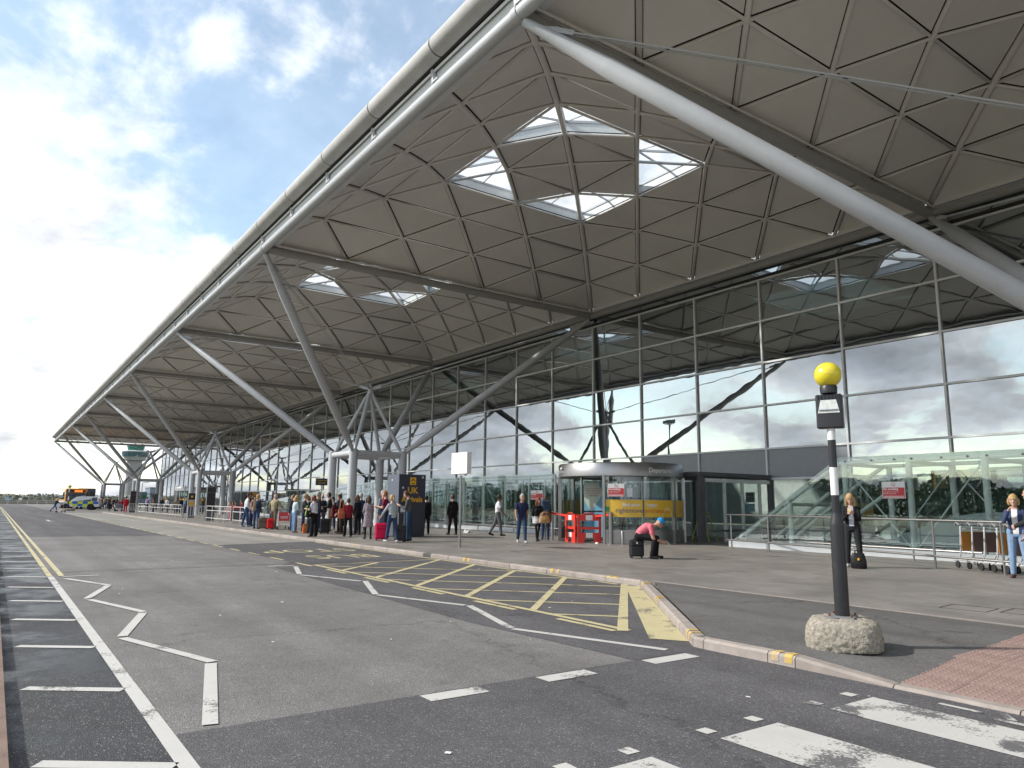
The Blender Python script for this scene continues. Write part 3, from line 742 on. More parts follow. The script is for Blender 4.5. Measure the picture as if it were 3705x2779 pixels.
def nosmoke(parent, loc, rz, w=.64, h=.46, name='no_smoking_sign', label=None, group=None):
    """flat notice facing local -y"""
    t = thing(name, label, 'sign', loc, rz, group) if parent is None else link(name, None, parent, loc, (0,0,rz))
    mb = MB(); mb.box((0,0,0), (w,.008,h)); mb.build('board', K['white'], t)
    mb = MB(); mb.box((0,-.006,-h*.16), (w*.95,.006,h*.62)); mb.build('red_field', K['redp'], t)
    mb = MB(); a = h*.115
    for i in range(20):
        p, q = R(18*i), R(18*i+18); mb.bar((a*math.cos(p),-.007,h*.33+a*math.sin(p)), (a*math.cos(q),-.007,h*.33+a*math.sin(q)), .004, .012, up=(0,1,0))
    mb.bar((-a*.7,-.007,h*.33+a*.7), (a*.7,-.007,h*.33-a*.7), .004, .012, up=(0,1,0)); mb.build('prohibition_ring', K['redp'], t)
    text_mesh('No smoking', h*.185, K['white'], t, loc=(-w*.45,-.010,h*.06), align='LEFT', bold=.003)
    text_mesh('It is against the law to\nsmoke in this area', h*.105, K['white'], t, loc=(-w*.45,-.010,-h*.16), align='LEFT')
    mb = MB(); mb.box((0,-.0095,-h*.37), (w*.88,.002,h*.03)); mb.box((0,-.0095,-h*.43), (w*.88,.002,h*.03)); o = mb.build('small_print', K['white'], t); o['kind'] = 'stuff'
    return t

# ------------------------------------------------------------------ belisha beacon
b = thing('belisha_beacon', 'large black and white crossing beacon with yellow globe on concrete block', 'beacon', (7.2,-1.12,PZ-.004))
blk = MB(); n = 28; lev = [(.0,1.02),(.05,1.05),(.12,1.04),(.19,1.0),(.245,.93),(.272,.80),(.28,.5)]
rnd = random.Random(3); vs = []; fs = []
for z, s in lev:
    for i in range(n):
        t = 2*math.pi*i/n; c, s_ = math.cos(t), math.sin(t); e = (abs(c)**3.4+abs(s_)**3.4)**(-1/3.4)
        rr = .335*e*s*(1+rnd.uniform(-.018,.018)); vs.append((rr*c, rr*s_, z+rnd.uniform(-.006,.006)))
for j in range(len(lev)-1):
    for i in range(n): fs.append((j*n+i, j*n+(i+1) % n, (j+1)*n+(i+1) % n, (j+1)*n+i))
fs.append(tuple(range(len(vs)-n, len(vs)))); blk.add(vs, fs)
o = blk.build('concrete_block', K['conc'], b, True); o.rotation_euler.z = .5
sb = o.modifiers.new('sub', 'SUBSURF'); sb.levels = 2; sb.render_levels = 2
tx = bpy.data.textures.new('grit', 'CLOUDS'); tx.noise_scale = .028; dm = o.modifiers.new('d', 'DISPLACE'); dm.texture = tx; dm.strength = .034; dm.mid_level = .5
mb = MB(); mb.box((0,0,.289), (.25,.25,.014)); mb.build('base_plate', K['grey'], b).rotation_euler.z = .35
for sx in (-1,1):
    for sy in (-1,1):
        mb = MB(); mb.lathe([(.013,0), (.013,.022), (.0,.024)], (.1*sx*math.cos(.35)-.1*sy*math.sin(.35), .1*sx*math.sin(.35)+.1*sy*math.cos(.35), .296), 6); mb.build('bolt', pmat('rusty bolt', (.16,.06,.035), .8), b)
mb = MB(); mb.lathe([(.069,.29), (.069,1.17), (.066,1.2), (.042,1.28), (.040,1.30)], (0,0,0), 20); mb.build('pole_base', K['blk'], b, True)
for z0, z1, mt in ((1.29,1.475,K['blk']), (1.475,1.755,K['white']), (1.755,2.035,K['blk']), (2.035,2.16,K['white'])):
    mb = MB(); mb.lathe([(.039,z0), (.039,z1)], (0,0,0), 18); mb.build('pole_band', mt, b, True)
hd = link('floodlight', None, b, (0,0,2.33), (0,0,R(22)))
mb = MB(); mb.rbox((0,0,0), (.255,.13,.35), .02); mb.build('housing', K['blk'], hd, True)
mb = MB(); mb.prism_y([(-.075,.115), (.075,.115), (.105,-.02), (-.105,-.02)], -.071, -.055); mb.build('lens', K['lamp'], hd)
mb = MB(); mb.tube([(-.09,-.075,.012), (.09,-.075,.012)], .008, 8); mb.build('lamp_tube', K['chrome'], hd, True)
for i in range(7):
    mb = MB(); mb.box((-.10+.033*i,-.066,.15), (.006,.016,.045)); mb.build('cooling_fin', K['blk'], hd)
mb = MB(); mb.lathe([(.03,2.505), (.082,2.52), (.086,2.585), (.078,2.60), (.0,2.6)], (0,0,0), 20); mb.build('globe_collar', K['blk'], b, True)
mb = MB(); mb.ball((0,0,2.715), .135, 28, 18); g_ = mb.build('globe', K['yellow'], b, True)
mb = MB(); mb.lathe([(.1345,2.711), (.1362,2.713), (.1362,2.717), (.1345,2.719)], (0,0,0), 36); mb.build('globe_seam', K['yellow'], g_, True)

# ------------------------------------------------------------------ blank flag sign, arrivals totem, small blue sign
t = thing('flag_sign', 'blank white box sign on slim steel pole near kerb', 'sign', (-8.45,3.95,PZ))
mb = MB(); mb.lathe([(.075,0), (.075,.012), (.042,.014), (.042,2.3)], (0,0,0), 16); mb.build('pole', M['stainless'], t, True)
mb = MB(); mb.rbox((0,0,2.60), (.96,.17,.68), .015); mb.build('sign_box', K['white'], t); mb = MB(); mb.box((.1,0,2.235), (.36,.10,.05)); mb.build('bracket', K['lgrey'], t)

t = thing('arrivals_totem', 'large slate blue totem reading UK Arrivals in gold beside the queue', 'sign', (-15.4,5.6,PZ))
mb = MB(); mb.box((0,0,1.25), (1.0,1.2,2.44)); mb.build('body', K['navyside'], t); mb = MB(); mb.box((0,0,.02), (.94,1.14,.04)); mb.build('plinth', K['blk'], t)
mb = MB(); mb.box((.503,0,1.28), (.012,1.18,2.34)); mb.build('front_panel', K['navy'], t); mb = MB(); mb.box((.503,0,.075), (.014,1.18,.05)); mb.build('kick_strip', K['blk'], t)
ic = link('pictogram', None, t, (.512,.02,2.20), (0,0,R(90)))
mb = MB(); mb.box((0,0,0), (.27,.006,.30)); mb.build('gold_square', K['gold'], ic)
mb = MB(); mb.prism_y([(-.10,-.01), (0,.11), (.10,-.01), (.06,-.01), (0,.06), (-.06,-.01)], -.007, -.003); mb.prism_y([(-.05,-.12), (.05,-.12), (.05,-.08), (-.05,-.08)], -.007, -.003); mb.build('arrow', K['blk'], ic)
text_mesh('UK', .34, K['gold'], t, loc=(.512,.02,1.82), rot=(R(90),0,R(90)), bold=.008, ext=.004)
text_mesh('Arrivals', .30, K['gold'], t, loc=(.512,.0,1.47), rot=(R(90),0,R(90)), bold=.007, ext=.004)
mb = MB(); mb.box((.512,-.40,1.08), (.004,.21,.28)); mb.build('notice', K['paper'], t)
for (y, z) in ((.46,2.36), (-.42,1.93)):
    mb = MB(); mb.tube([(.505,y,z), (.518,y,z)], .05, 14); mb.build('spot_disc', K['lgrey'], t, True)
mb = MB(); mb.tube([(-.1,-.60,2.24), (-.1,-.612,2.24)], .035, 12); mb.build('spot_disc', K['white'], t, True)

t = thing('stop_sign_post', 'small dark blue two line sign on thin pole in the queue', 'sign', (-25.6,5.85,PZ))
mb = MB(); mb.lathe([(.035,0), (.035,2.2)], (0,0,0), 10); mb.build('pole', K['lgrey'], t, True); mb = MB(); mb.box((0,0,2.37), (.1,.62,.36)); mb.build('sign_box', K['navy'], t)
text_mesh('Coach stop\nArrivals', .13, K['gold'], t, loc=(.053,0,2.38), rot=(R(90),0,R(90)))

# ------------------------------------------------------------------ revolving door drum and vestibule
def drum(loc, label, full=True):
    t = thing('revolving_door', label, 'door', loc, group='revolving doors along the terminal front')
    Rr = 2.35
    def arc(name, r, a0, a1, z0, z1, mat, par=t, seg=None, th=.012):
        mb = MB(); sg = seg or max(3, int(abs(a1-a0)/5)); mb.lathe([(r,z0), (r,z1), (r-th,z1), (r-th,z0), (r,z0)], (0,0,0), sg, None, R(a0), R(a1)); return mb.build(name, mat, par, True)
    hb = MB(); hb.lathe([(Rr-.03,2.35), (Rr+.02,2.37), (Rr+.02,2.80), (Rr-.02,2.85), (0,2.86)], (0,0,0), 72); hb.build('header_drum', M['stainless'], t, True)
    cb = MB(); cb.lathe([(0,2.352), (Rr-.05,2.352)], (0,0,0), 48); cb.build('drum_soffit', K['lgrey'], t)
    for a in (-120,-58,10,41,130,190):
        mb = MB(); mb.box((0,0,1.18), (.12,.09,2.36)); o = mb.build('post', M['stainless'], t); o.location = (Rr*math.cos(R(a)), Rr*math.sin(R(a)), 0); o.rotation_euler.z = R(a)
    for a0, a1 in ((-57,-24.5), (-23.5,9), (11,40), (-189,-121)):
        arc('curved_pane', Rr-.02, a0, a1, .50, 2.34, M['glass_clear'])
        arc('kick_panel', Rr, a0, a1, .02, .49, M['stainless'])
        arc('advert_band', Rr-.002, a0+.3, a1-.3, .93, 1.53, K['adyel'], th=.006)
        dm_ = MB()
        a = a0+2
        while a < a1-1:
            for z in (1.58, .86):
                dm_.box((0,0,0), (.004,.045,.045)); 
                q = Matrix.Rotation(R(a), 3, 'Z')
                for v in range(len(dm_.v)-8, len(dm_.v)):
                    p = q @ (Vector(dm_.v[v])+Vector((Rr-.004,0,0))); dm_.v[v] = (p.x, p.y, p.z+z)
            a += 3.4
        o = dm_.build('manifestation_dots', K['dot'], t); o['kind'] = 'stuff'
    wing = link('door_wings', None, t, (0,0,0), (0,0,R(35)))
    mb = MB(); mb.lathe([(.09,.02), (.09,2.34)], (0,0,0), 12); mb.build('shaft', K['dgrey'], wing)
    for i in range(3):
        q = Matrix.Rotation(R(120*i), 3, 'Z')
        fr = MB(); 
        for (p, s) in (((1.1,0,.06), (2.1,.05,.08)), ((1.1,0,2.28), (2.1,.05,.08)), ((2.12,0,1.17), (.07,.05,2.25)), ((1.1,0,1.1), (2.1,.04,.06))): fr.box(q @ Vector(p), s, rot=q)
        fr.build('wing_frame', M['stainless'], wing)
        gl = MB(); gl.box(q @ Vector((1.1,0,1.17)), (2.0,.012,2.2), rot=q); gl.build('wing_glass', M['glass_clear'], wing)
    if full:
        q = Matrix.Rotation(R(-80), 3, 'Z')
        ps = link('poster', None, t, (-.42,-1.0,0), (0,0,R(25)))
        mb = MB(); mb.box((0,0,1.62), (.78,.02,1.25)); mb.build('poster_field', K['blue'], ps)
        mb = MB(); mb.prism_y([(-.38,2.2), (.20,2.2), (.38,1.75), (-.10,1.05), (-.38,1.5)], -.014, -.011); mb.build('poster_kite', K['pale'], ps)
        text_mesh('villa on the med,\nforget about the\nsea, jump in our\nprivate pool', .085, K['orange'], ps, loc=(-.02,-.018,1.82))
        mb = MB(); mb.box((0,0,.55), (.78,.02,.80)); mb.build('poster_field', K['blue'], ps)
        def curved(txt, size, ac, z, mat, rad, bold=0, sx=1.0):
            o = text_mesh(txt, size, mat, t, 'lettering', ext=.001, bold=bold)
            for v in o.data.vertices:
                x, y, e = v.co; an = R(ac)+x*sx/rad; v.co = ((rad+.003+e)*math.cos(an), (rad+.003+e)*math.sin(an), z+y)
            o.rotation_euler = (0,0,0); o.location = (0,0,0); o.scale = (1,1,1); return o
        curved('find your', .17, -34.5, 1.355, K['white'], Rr, .004); curved('happy', .17, -16.0, 1.355, K['white'], Rr, .004)
        curved('rightmove', .235, -36.5, 1.155, K['purple'], Rr); curved('overseas', .235, -13.0, 1.155, K['orange'], Rr); curved('.com', .13, 1.2, 1.12, K['orange'], Rr)
        curved('Departures', .23, -6, 2.57, K['white'], Rr+.022, .004); curved('Departures', .17, -114, 2.57, K['lgrey'], Rr+.022)
        sun_ = MB(); ac = .5
        sun_.add([((Rr+.002)*math.cos(R(ac)+x), (Rr+.002)*math.sin(R(ac)+x), .935+z) for x, z in [(0.11*math.cos(R(a)), .36*math.sin(R(a))) for a in range(0, 181, 15)]], [tuple(range(13))]); sun_.build('advert_sun', solid('advert pale sun', (.80,.62,.22), .4), t)
        hs = MB(); hs.box((Rr*math.cos(R(-55)), Rr*math.sin(R(-55)), 1.2), (.12,.02,.16), rz=R(-55+90)); hs.build('house_emblem', K['green'], t)
        nosmoke(t, ((Rr+.03)*math.cos(R(-47.5)), (Rr+.03)*math.sin(R(-47.5)), 1.86), R(-47.5+90), .58, .45)
        pp = MB(); pp.box(((Rr+.015)*math.cos(R(-36)), (Rr+.015)*math.sin(R(-36)), 1.78), (.20,.006,.30), rz=R(-36+90)); pp.build('notice', K['paper'], t)
        dc = MB(); dc.ball(((Rr+.06)*math.cos(R(-108)), (Rr+.06)*math.sin(R(-108)), 2.66), .055, 14, 10); dc.build('dome_camera', K['white'], t, True)
    return t
drum((-9.1,11.5,PZ), 'stainless steel revolving door drum lettered Departures with yellow advert band')
drum((-81.1,11.5,PZ), 'far revolving door drum with yellow band behind the railings', False)

t = thing('entrance_vestibule', 'dark framed glass vestibule beside the revolving door', 'vestibule', (-9.1,15.8,PZ))
mb = MB(); mb.box((0,.03,2.55), (4.2,4.5,.15)); mb.build('roof', K['dgrey'], t)
for (x, y, w, d) in ((2.05,-2.1,.14,.30), (2.05,2.2,.14,.2), (-2.05,-2.1,.14,.3), (-2.05,2.2,.14,.2)):
    mb = MB(); mb.box((x,y,1.225), (w,d,2.449)); mb.build('corner_post', K['dgrey'], t)
for i, y in enumerate((-1.25,-.15,.95)):
    f = MB(); f.box((2.05,y+.52,1.2), (.09,.11,2.4)); f.build('door_stile', M['inpost'], t); g = MB(); g.box((2.05,y,1.2), (.02,.95,2.3)); g.build('door_glass', M['glass_clear'], t)
mb = MB(); mb.box((2.05,.2,2.32), (.10,4.1,.14)); mb.build('door_rail', M['inpost'], t); mb = MB(); mb.box((-2.05,.05,1.2), (.02,4.0,2.3)); mb.build('side_glass', M['glass_clear'], t)
mb = MB(); mb.tube([(2.2,-1.7,.42), (2.2,1.9,.42)], .035, 8); mb.tube([(2.2,-1.0,0), (2.2,-1.0,.42)], .025, 8); mb.tube([(2.2,1.2,0), (2.2,1.2,.42)], .025, 8); mb.build('guard_rail', M['stainless'], t, True)
sg = MB(); sg.box((1.2,2.0,1.72), (.42,.04,.42)); sg.build('direction_sign', K['dgrey'], t); sg = MB(); sg.box((1.2,1.975,1.30), (.42,.04,.32)); sg.build('direction_sign', K['blue'], t)
text_mesh('Bag drop', .09, K['white'], t, loc=(1.22,1.972,1.76)); text_mesh('Waiting\narea', .09, K['white'], t, loc=(1.22,1.950,1.31))
t = thing('step_ladder', 'lime yellow step ladder standing behind the vestibule glass', 'ladder', (-7.9,14.85,PZ), R(90))
for s in (-1,1):
    for e in (-1,1):
        mb = MB(); mb.bar((s*.26,e*.42,0), (s*.17,e*.05,1.08), .05, .03); mb.build('stile', K['lime'], t)
for i in range(4):
    z = .2+.24*i; mb = MB(); mb.box((0,-.42+.37*z/1.08,z), (.46-.16*z,.09,.02)); mb.build('step', K['lgrey'], t)
mb = MB(); mb.box((0,0,1.09), (.40,.20,.04)); mb.build('top_cap', K['lime'], t)

# ------------------------------------------------------------------ red barriers, tape and bollards
def barrier(p, q, label):
    p, q = Vector((*p,PZ)), Vector((*q,PZ)); L = (q-p).length; rz = math.atan2(q.y-p.y, q.x-p.x)
    t = thing('plastic_barrier', label, 'barrier', (p+q)/2, rz, 'red plastic barriers at the closed door')
    def rows(z0, z1, x0, x1, nm, mat=K['red'], d=.045):
        mb = MB(); mb.box(((x0+x1)/2,0,(z0+z1)/2), (x1-x0,d,z1-z0)); mb.build(nm, mat, t, bevel=.006)
    h = L/2-.02
    rows(.78,.98,-h,h,'board'); rows(.47,.56,-h,h,'rail'); rows(.18,.36,-h,h,'board')
    for s in (-1,1): rows(.0,1.0,min(s*h,s*(h-.09)),max(s*h,s*(h-.09)),'upright', d=.05)
    for s in (-1,1): rows(.0,.19,min(s*(h-.02),s*(h-.26)),max(s*(h-.02),s*(h-.26)),'foot', d=.052)
    for z in (.88,.27): rows(z-.085,z+.085,-.12,.12,'white_patch',K['white'],.056)
    mb = MB(); mb.tube([(-.2,0,.98), (-.16,0,1.04), (.16,0,1.04), (.2,0,.98)], .018, 8); mb.build('handle', K['red'], t, True)
barrier((-9.51,9.11), (-8.74,8.95), 'narrow left red and white plastic barrier panel blocking the revolving door')
barrier((-8.70,8.96), (-8.20,9.70), 'right red and white plastic barrier panel nearer the tape post')
def bollard(x, y, h, label, r=.055, cap=True):
    t = thing('bollard', label, 'bollard', (x,y,PZ), group='stainless posts at the revolving door')
    mb = MB(); mb.lathe([(r,0), (r,h-.015), (r*.8,h), (0,h)], (0,0,0), 18); mb.build('post', M['stainless'], t, True); mb = MB(); mb.lathe([(r*1.5,0), (r*1.5,.01), (r,.012)], (0,0,0), 18); mb.build('foot_ring', M['stainless'], t, True)
bollard(-10.75,9.47,1.09,'tall steel post holding the left end of the red tape'); bollard(-7.62,9.59,1.10,'tall steel post holding the right end of the red tape', .075)
bollard(-11.24,9.49,.55,'short steel bollard left of the red tape post'); bollard(-7.2,9.75,.45,'short steel bollard behind the right tape post', .05)
mb = MB(); pts = []
for i in range(13):
    f = i/12; pts.append(Vector((-10.75,9.41,PZ+1.02)).lerp(Vector((-7.62,9.51,PZ+1.0)), f)-Vector((0,0,.10*math.sin(math.pi*f))))
vs = [p+Vector((0,0,.035)) for p in pts]+[p-Vector((0,0,.035)) for p in pts]; nn = len(pts)
mb.add(vs+[v+Vector((0,.004,0)) for v in vs], [(i,i+nn,i+nn+1,i+1) for i in range(nn-1)]+[(2*nn+i+1,2*nn+i+nn+1,2*nn+i+nn,2*nn+i) for i in range(nn-1)])
tag(mb.build('barrier_tape', K['red']), 'red barrier tape stretched across the revolving door', 'tape')
tag(MB().box((-7.95,9.25,PZ+.025), (.12,.07,.05)).build('litter_cup', K['white']), 'small white piece of litter by the red barrier', 'litter')

# ------------------------------------------------------------------ glazed stair enclosures
def spider(mb, p):
    mb.ball(p, .028, 8, 6); mb.tube([p, (p[0],p[1]+.12,p[2])], .014, 6)
t = thing('stair_enclosure', 'sloping glass stair enclosure with pale tube frame at right', 'enclosure', (0,12.4,PZ), group='glazed stair enclosures')
def P3(x, y, z): return (x, y, z-PZ)
YB = 2.7
mb = MB(); mb.box((1.7,-.02,.11), (12.9,.14,.22)); mb.build('plinth', M['white_clad'], t)
slope = lambda x: .32+(x+4.62)*(2.92-.32)/(4.62-.69) if x < -.69 else 2.92
for y, nm in ((.14,'front'), (YB,'rear')):
    mb = MB(); mb.tube([P3(-4.45,y,.40), P3(-.75,y,2.76)], .062, 10); mb.build('sloping_tube', M['inpost'], t, True)
    mb = MB(); mb.tube([P3(-.75,y,2.76), P3(8,y,2.80)], .062, 10); mb.build('top_tube', M['inpost'], t, True)
    for x in (-2.5,-.6,1.27,3.18,5.1,7.0):
        zt = slope(x)-.18; mb = MB(); mb.tube([P3(x,y,.3), P3(x,y,zt)], .085, 12); mb.build('post', M['inpost'], t, True)
for x in (-2.5,-.6,1.27,3.18,5.1):
    mb = MB(); mb.tube([P3(x,.14,slope(x)-.2), P3(x,YB,slope(x)-.2)], .055, 8); mb.build('cross_tube', M['inpost'], t, True)
for (x0, x1) in ((-.55,1.2), (1.35,3.1), (3.25,5.0)):
    for (a, b_) in (((x0,2.6),(x1,.35)), ((x0,.35),(x1,2.6))):
        mb = MB(); yy = .14 if a[1] > 1 and x0 < 0 or a[1] < 1 and x0 > 0 else YB
        mb.tube([P3(a[0],yy,a[1]), P3(b_[0],yy,b_[1])], .022, 8); mb.build('brace_rod', M['inpost'], t, True)
for (p0, p1) in (((-3.9,.45),(-1.9,1.9)), ((-3.2,.45),(-1.0,2.1)), ((-2.2,.45),(.6,2.3))):
    mb = MB(); mb.tube([P3(p0[0],1.4,p0[1]), P3(p1[0],1.4,p1[1])], .06, 8); mb.build('stair_handrail', M['inpost'], t, True)
JX = [-4.62,-2.55,-.69,1.21,3.11,5.05,7.0]
for i in range(6):
    x0, x1 = JX[i]+.006, JX[i+1]-.006
    for y in (0, YB+.14):
        g = MB(); g.prism_y([(x0,.22), (x1,.22), (x1,slope(x1)-PZ), (x0,max(.24,slope(x0)-PZ))], y-.006, y+.006); g.build('glass_panel', M['glass_clear'], t)
    if i < 2:
        g = MB(); g.add([(x0,.01,slope(x0)-PZ+.01), (x1,.01,slope(x1)-PZ+.01), (x1,YB+.13,slope(x1)-PZ+.01), (x0,YB+.13,slope(x0)-PZ+.01)], [(0,1,2,3)]); g.build('roof_pane', M['glass_clear'], t)
    else:
        g = MB(); g.box(((x0+x1)/2,YB/2+.07,2.815), (x1-x0,YB+.1,.012)); g.build('roof_pane', M['glass_clear'], t)
for i, x in enumerate((-4.2,-3.5,-2.7,-2.4,-1.7,-1.0,-.5,.3,.95,1.42,2.2,2.85,3.3,4.1,4.8)):
    m2 = MB(); spider(m2, (x,-.012,slope(x)-PZ-.13)); m2.build('glass_fitting', M['stainless'], t, True)
for x in (1.12,1.42,3.0,3.32,-.82,-.5):
    for z in (1.75,1.2):
        m2 = MB(); spider(m2, (x,-.012,z)); m2.build('glass_fitting', M['stainless'], t, True)
cv = MB(); cv.prism_y([(-1.2,.24)]+[(-.6+.25*i, .26+1.0*math.sin(min(1.0,i/13)*math.pi/2)) for i in range(0,19)]+[(3.9,.24)], 2.05, 2.09); cv.build('stair_side_panel', solid('pale blue grey panel', (.52,.60,.60), .5), t)
nosmoke(None, (.89,12.37,1.94), 0, .64, .46, label='red and white no smoking notice on the right glass enclosure', group='no smoking notices')
# terminal direction lettering seen behind the stair glass
t = thing('direction_sign', 'dark direction sign with gold arrivals lettering behind the right glass enclosure', 'sign', (.42,17.2,PZ))
mb = MB(); mb.box((0,0,2.27), (1.42,.06,.62)); mb.build('board', K['navy'], t)
for s in (-.5,.5): mb = MB(); mb.box((s,.05,1.28), (.05,.04,2.56)); mb.build('leg', K['dgrey'], t)
for i, s in enumerate(('Departures','UK Arrivals','International','Information','Toilets')):
    text_mesh(s, .105, K['gold'], t, loc=(-.52,-.034,2.50-.115*i), align='LEFT'); mb = MB(); mb.box((-.61,-.033,2.50-.115*i), (.09,.005,.10)); mb.build('gold_square', K['gold'], t)
text_mesh('Arrivals', .125, K['gold'], t, loc=(.36,-.034,2.26))

t = thing('stair_enclosure', 'long low glass ramp enclosure behind the people left of the revolving door', 'enclosure', (-14.4,12.4,PZ), group='glazed stair enclosures')
sl2 = lambda x: 2.75 if x > -19 else 2.75-(-19-x)*.060
mb = MB(); mb.box((-27,-.01,.1), (54,.14,.2)); mb.build('plinth', M['white_clad'], t)
x = 0.0; xs2 = []
while x > -54: xs2.append(x); x -= 1.95
for i, x in enumerate(xs2):
    for y in (.14, 2.6):
        mb = MB(); mb.tube([(x,y,.2), (x,y,sl2(x)-.1)], .065, 10); mb.build('post', M['inpost'], t, True)
    if i+1 < len(xs2):
        x1 = xs2[i+1]
        for y in (0, 2.74):
            g = MB(); g.prism_y([(x1+.005,.2), (x-.005,.2), (x-.005,sl2(x)), (x1+.005,sl2(x1))], y-.006, y+.006); g.build('glass_panel', M['glass_clear'], t)
        for z in (1.1,1.85):
            m2 = MB(); spider(m2, (x-.1,-.012,z)); m2.build('glass_fitting', M['stainless'], t, True)
        if i % 2 == 0:
            mb = MB(); mb.tube([(x,.16,.3), (x1,.16,sl2(x1)-.3)], .016, 6); mb.build('brace_rod', M['inpost'], t, True)
for z in (.75,1.05):
    mb = MB(); mb.tube([(0,1.3,z), (-54,1.3,z)], .025, 8); mb.build('ramp_handrail', M['stainless'], t, True)
for y in (.14,2.6):
    mb = MB(); mb.tube([(0,y,sl2(0)-.1), (-19,y,sl2(-19)-.1), (-54,y,sl2(-54)-.1)], .055, 8); mb.build('top_tube', M['inpost'], t, True)
nosmoke(None, (-15.5,12.34,1.86), 0, .92, .42, label='red and white no smoking notice behind the walking couple', group='no smoking notices')
t = thing('information_board', 'blue and white information board behind the woman with tan bag', 'board', (-14.75,12.2,PZ))
mb = MB(); mb.box((0,0,1.05), (.66,.05,.70)); mb.build('board', K['white'], t); mb = MB(); mb.box((-.08,-.03,1.05), (.42,.01,.60)); mb.build('blue_field', K['blue'], t)
for s in (-.28,.28):
    mb = MB(); mb.box((s,0,.35), (.04,.04,.70)); mb.build('leg', K['lgrey'], t)
def low_rail(name, label, pts, hs, posts, r=.028, grp=None):
    t = thing(name, label, 'railing', (pts[0][0],pts[0][1],PZ), group=grp); o = Vector((pts[0][0],pts[0][1]))
    P = [Vector(p)-o for p in pts]
    for h in hs:
        mb = MB(); mb.tube([(p.x,p.y,h) for p in P], r, 10); mb.build('rail', M['stainless'], t, True)
    for (px, py) in posts:
        mb = MB(); mb.lathe([(r*.95,0), (r*.95,max(hs))], (px-o.x,py-o.y,0), 10); mb.build('post', M['stainless'], t, True)
    return t
low_rail('guard_railing', 'tall two rail steel railing in front of the right glass enclosure', [(-4.15,11.45), (4.95,9.0)], (1.08,.28), [(-3.9,11.38), (-2.2,10.93), (.45,10.21), (3.2,9.47), (4.75,9.05)], .027)
low_rail('guard_railing', 'low steel bump rail along the foot of the right glass enclosure', [(-1.5,11.9), (3.4,11.4)], (.30,), [(0,11.75), (1.7,11.57), (3.2,11.42)], .024)
low_rail('guard_railing', 'low steel bump rail along the left ramp enclosure', [(-29,11.4), (-12.2,11.4)], (.33,), [(-28,11.4), (-25,11.4), (-22,11.4), (-19,11.4), (-16,11.4), (-13,11.4)], .03)

# ------------------------------------------------------------------ luggage trolleys
def trolley_parts(panel):
    out = []
    def keep(nm, mb, mat, sm=True): out.append((nm, mb.mesh(nm, mat, sm)))
    for s in (-1,1):
        mb = MB(); mb.tube([(-.42,s*.27,.16), (-.28,s*.27,.20), (-.18,s*.27,.34), (-.12,s*.27,.95), (-.16,s*.27,1.0)], .018, 8); keep('side_tube', mb, K['lgrey'])
        mb = MB(); mb.tube([(-.30,s*.27,.18), (.38,s*.20,.22), (.48,s*.16,.20)], .016, 8); keep('base_tube', mb, K['lgrey'])
    mb = MB(); mb.tube([(-.12,-.29,.97), (-.24,-.29,1.04), (-.31,-.27,.98), (-.31,.27,.98), (-.24,.29,1.04), (-.12,.29,.97)], .026, 8); keep('handle', mb, K['grey'])
    mb = MB(); mb.box((-.13,0,.62), (.02,.52,.42)); keep('advert_panel', mb, panel, False)
    mb = MB(); mb.box((.08,0,.235), (.72,.40,.015)); keep('deck', mb, K['lgrey'], False)
    mb = MB(); mb.tube([(-.12,-.25,.88), (.05,-.25,.90), (.05,.25,.90), (-.12,.25,.88)], .01, 6); keep('basket_rim', mb, K['grey'])
    for (x, y) in ((-.36,-.25), (-.36,.25), (.44,0)):
        mb = MB(); mb.tube([(x,y-.018,.075), (x,y+.018,.075)], .075, 14); keep('wheel', mb, K['tyre'])
        mb = MB(); mb.tube([(x,y,.08), (x+.02,y,.20)], .014, 6); keep('fork', mb, K['grey'])
    return out
TP = trolley_parts(K['brown']); TPR = trolley_parts(K['redp']); TPA = trolley_parts(K['amber'])
def trolley(loc, rz, label, parts=TP, grp='luggage trolleys'):
    t = thing('luggage_trolley', label, 'trolley', loc, rz, grp)
    for nm, me in parts: shade(link(nm, me, t))
    return t
ordn = ('leftmost nested luggage trolley of the row by the right railing', 'second nested luggage trolley from the left by the right railing', 'third nested luggage trolley from the left by the right railing', 'fourth nested luggage trolley from the left by the right railing', 'fifth nested luggage trolley beside the woman in blue jacket')
for i in range(5): trolley((3.75+.33*i, 10.30-.20*i, PZ), R(-35), ordn[i], TP if i % 3 else TPA)
tr = trolley((-24.0,3.5,PZ), R(155), 'luggage trolley with red advert board in the bus queue', TPR)
for i in range(3):
    mb = MB()
    for k in range(14): mb.bar((-.145,-.12+.12*i+.045*math.cos(R(26*k)),.58+.045*math.sin(R(26*k))), (-.145,-.12+.12*i+.045*math.cos(R(26*k+26)),.58+.045*math.sin(R(26*k+26))), .02, .005, up=(1,0,0))
    mb.build('advert_ring', K['white'], tr)
trolley((-80.9,-2.1,0), R(235), 'small trolley pushed across the road by the man in jeans')

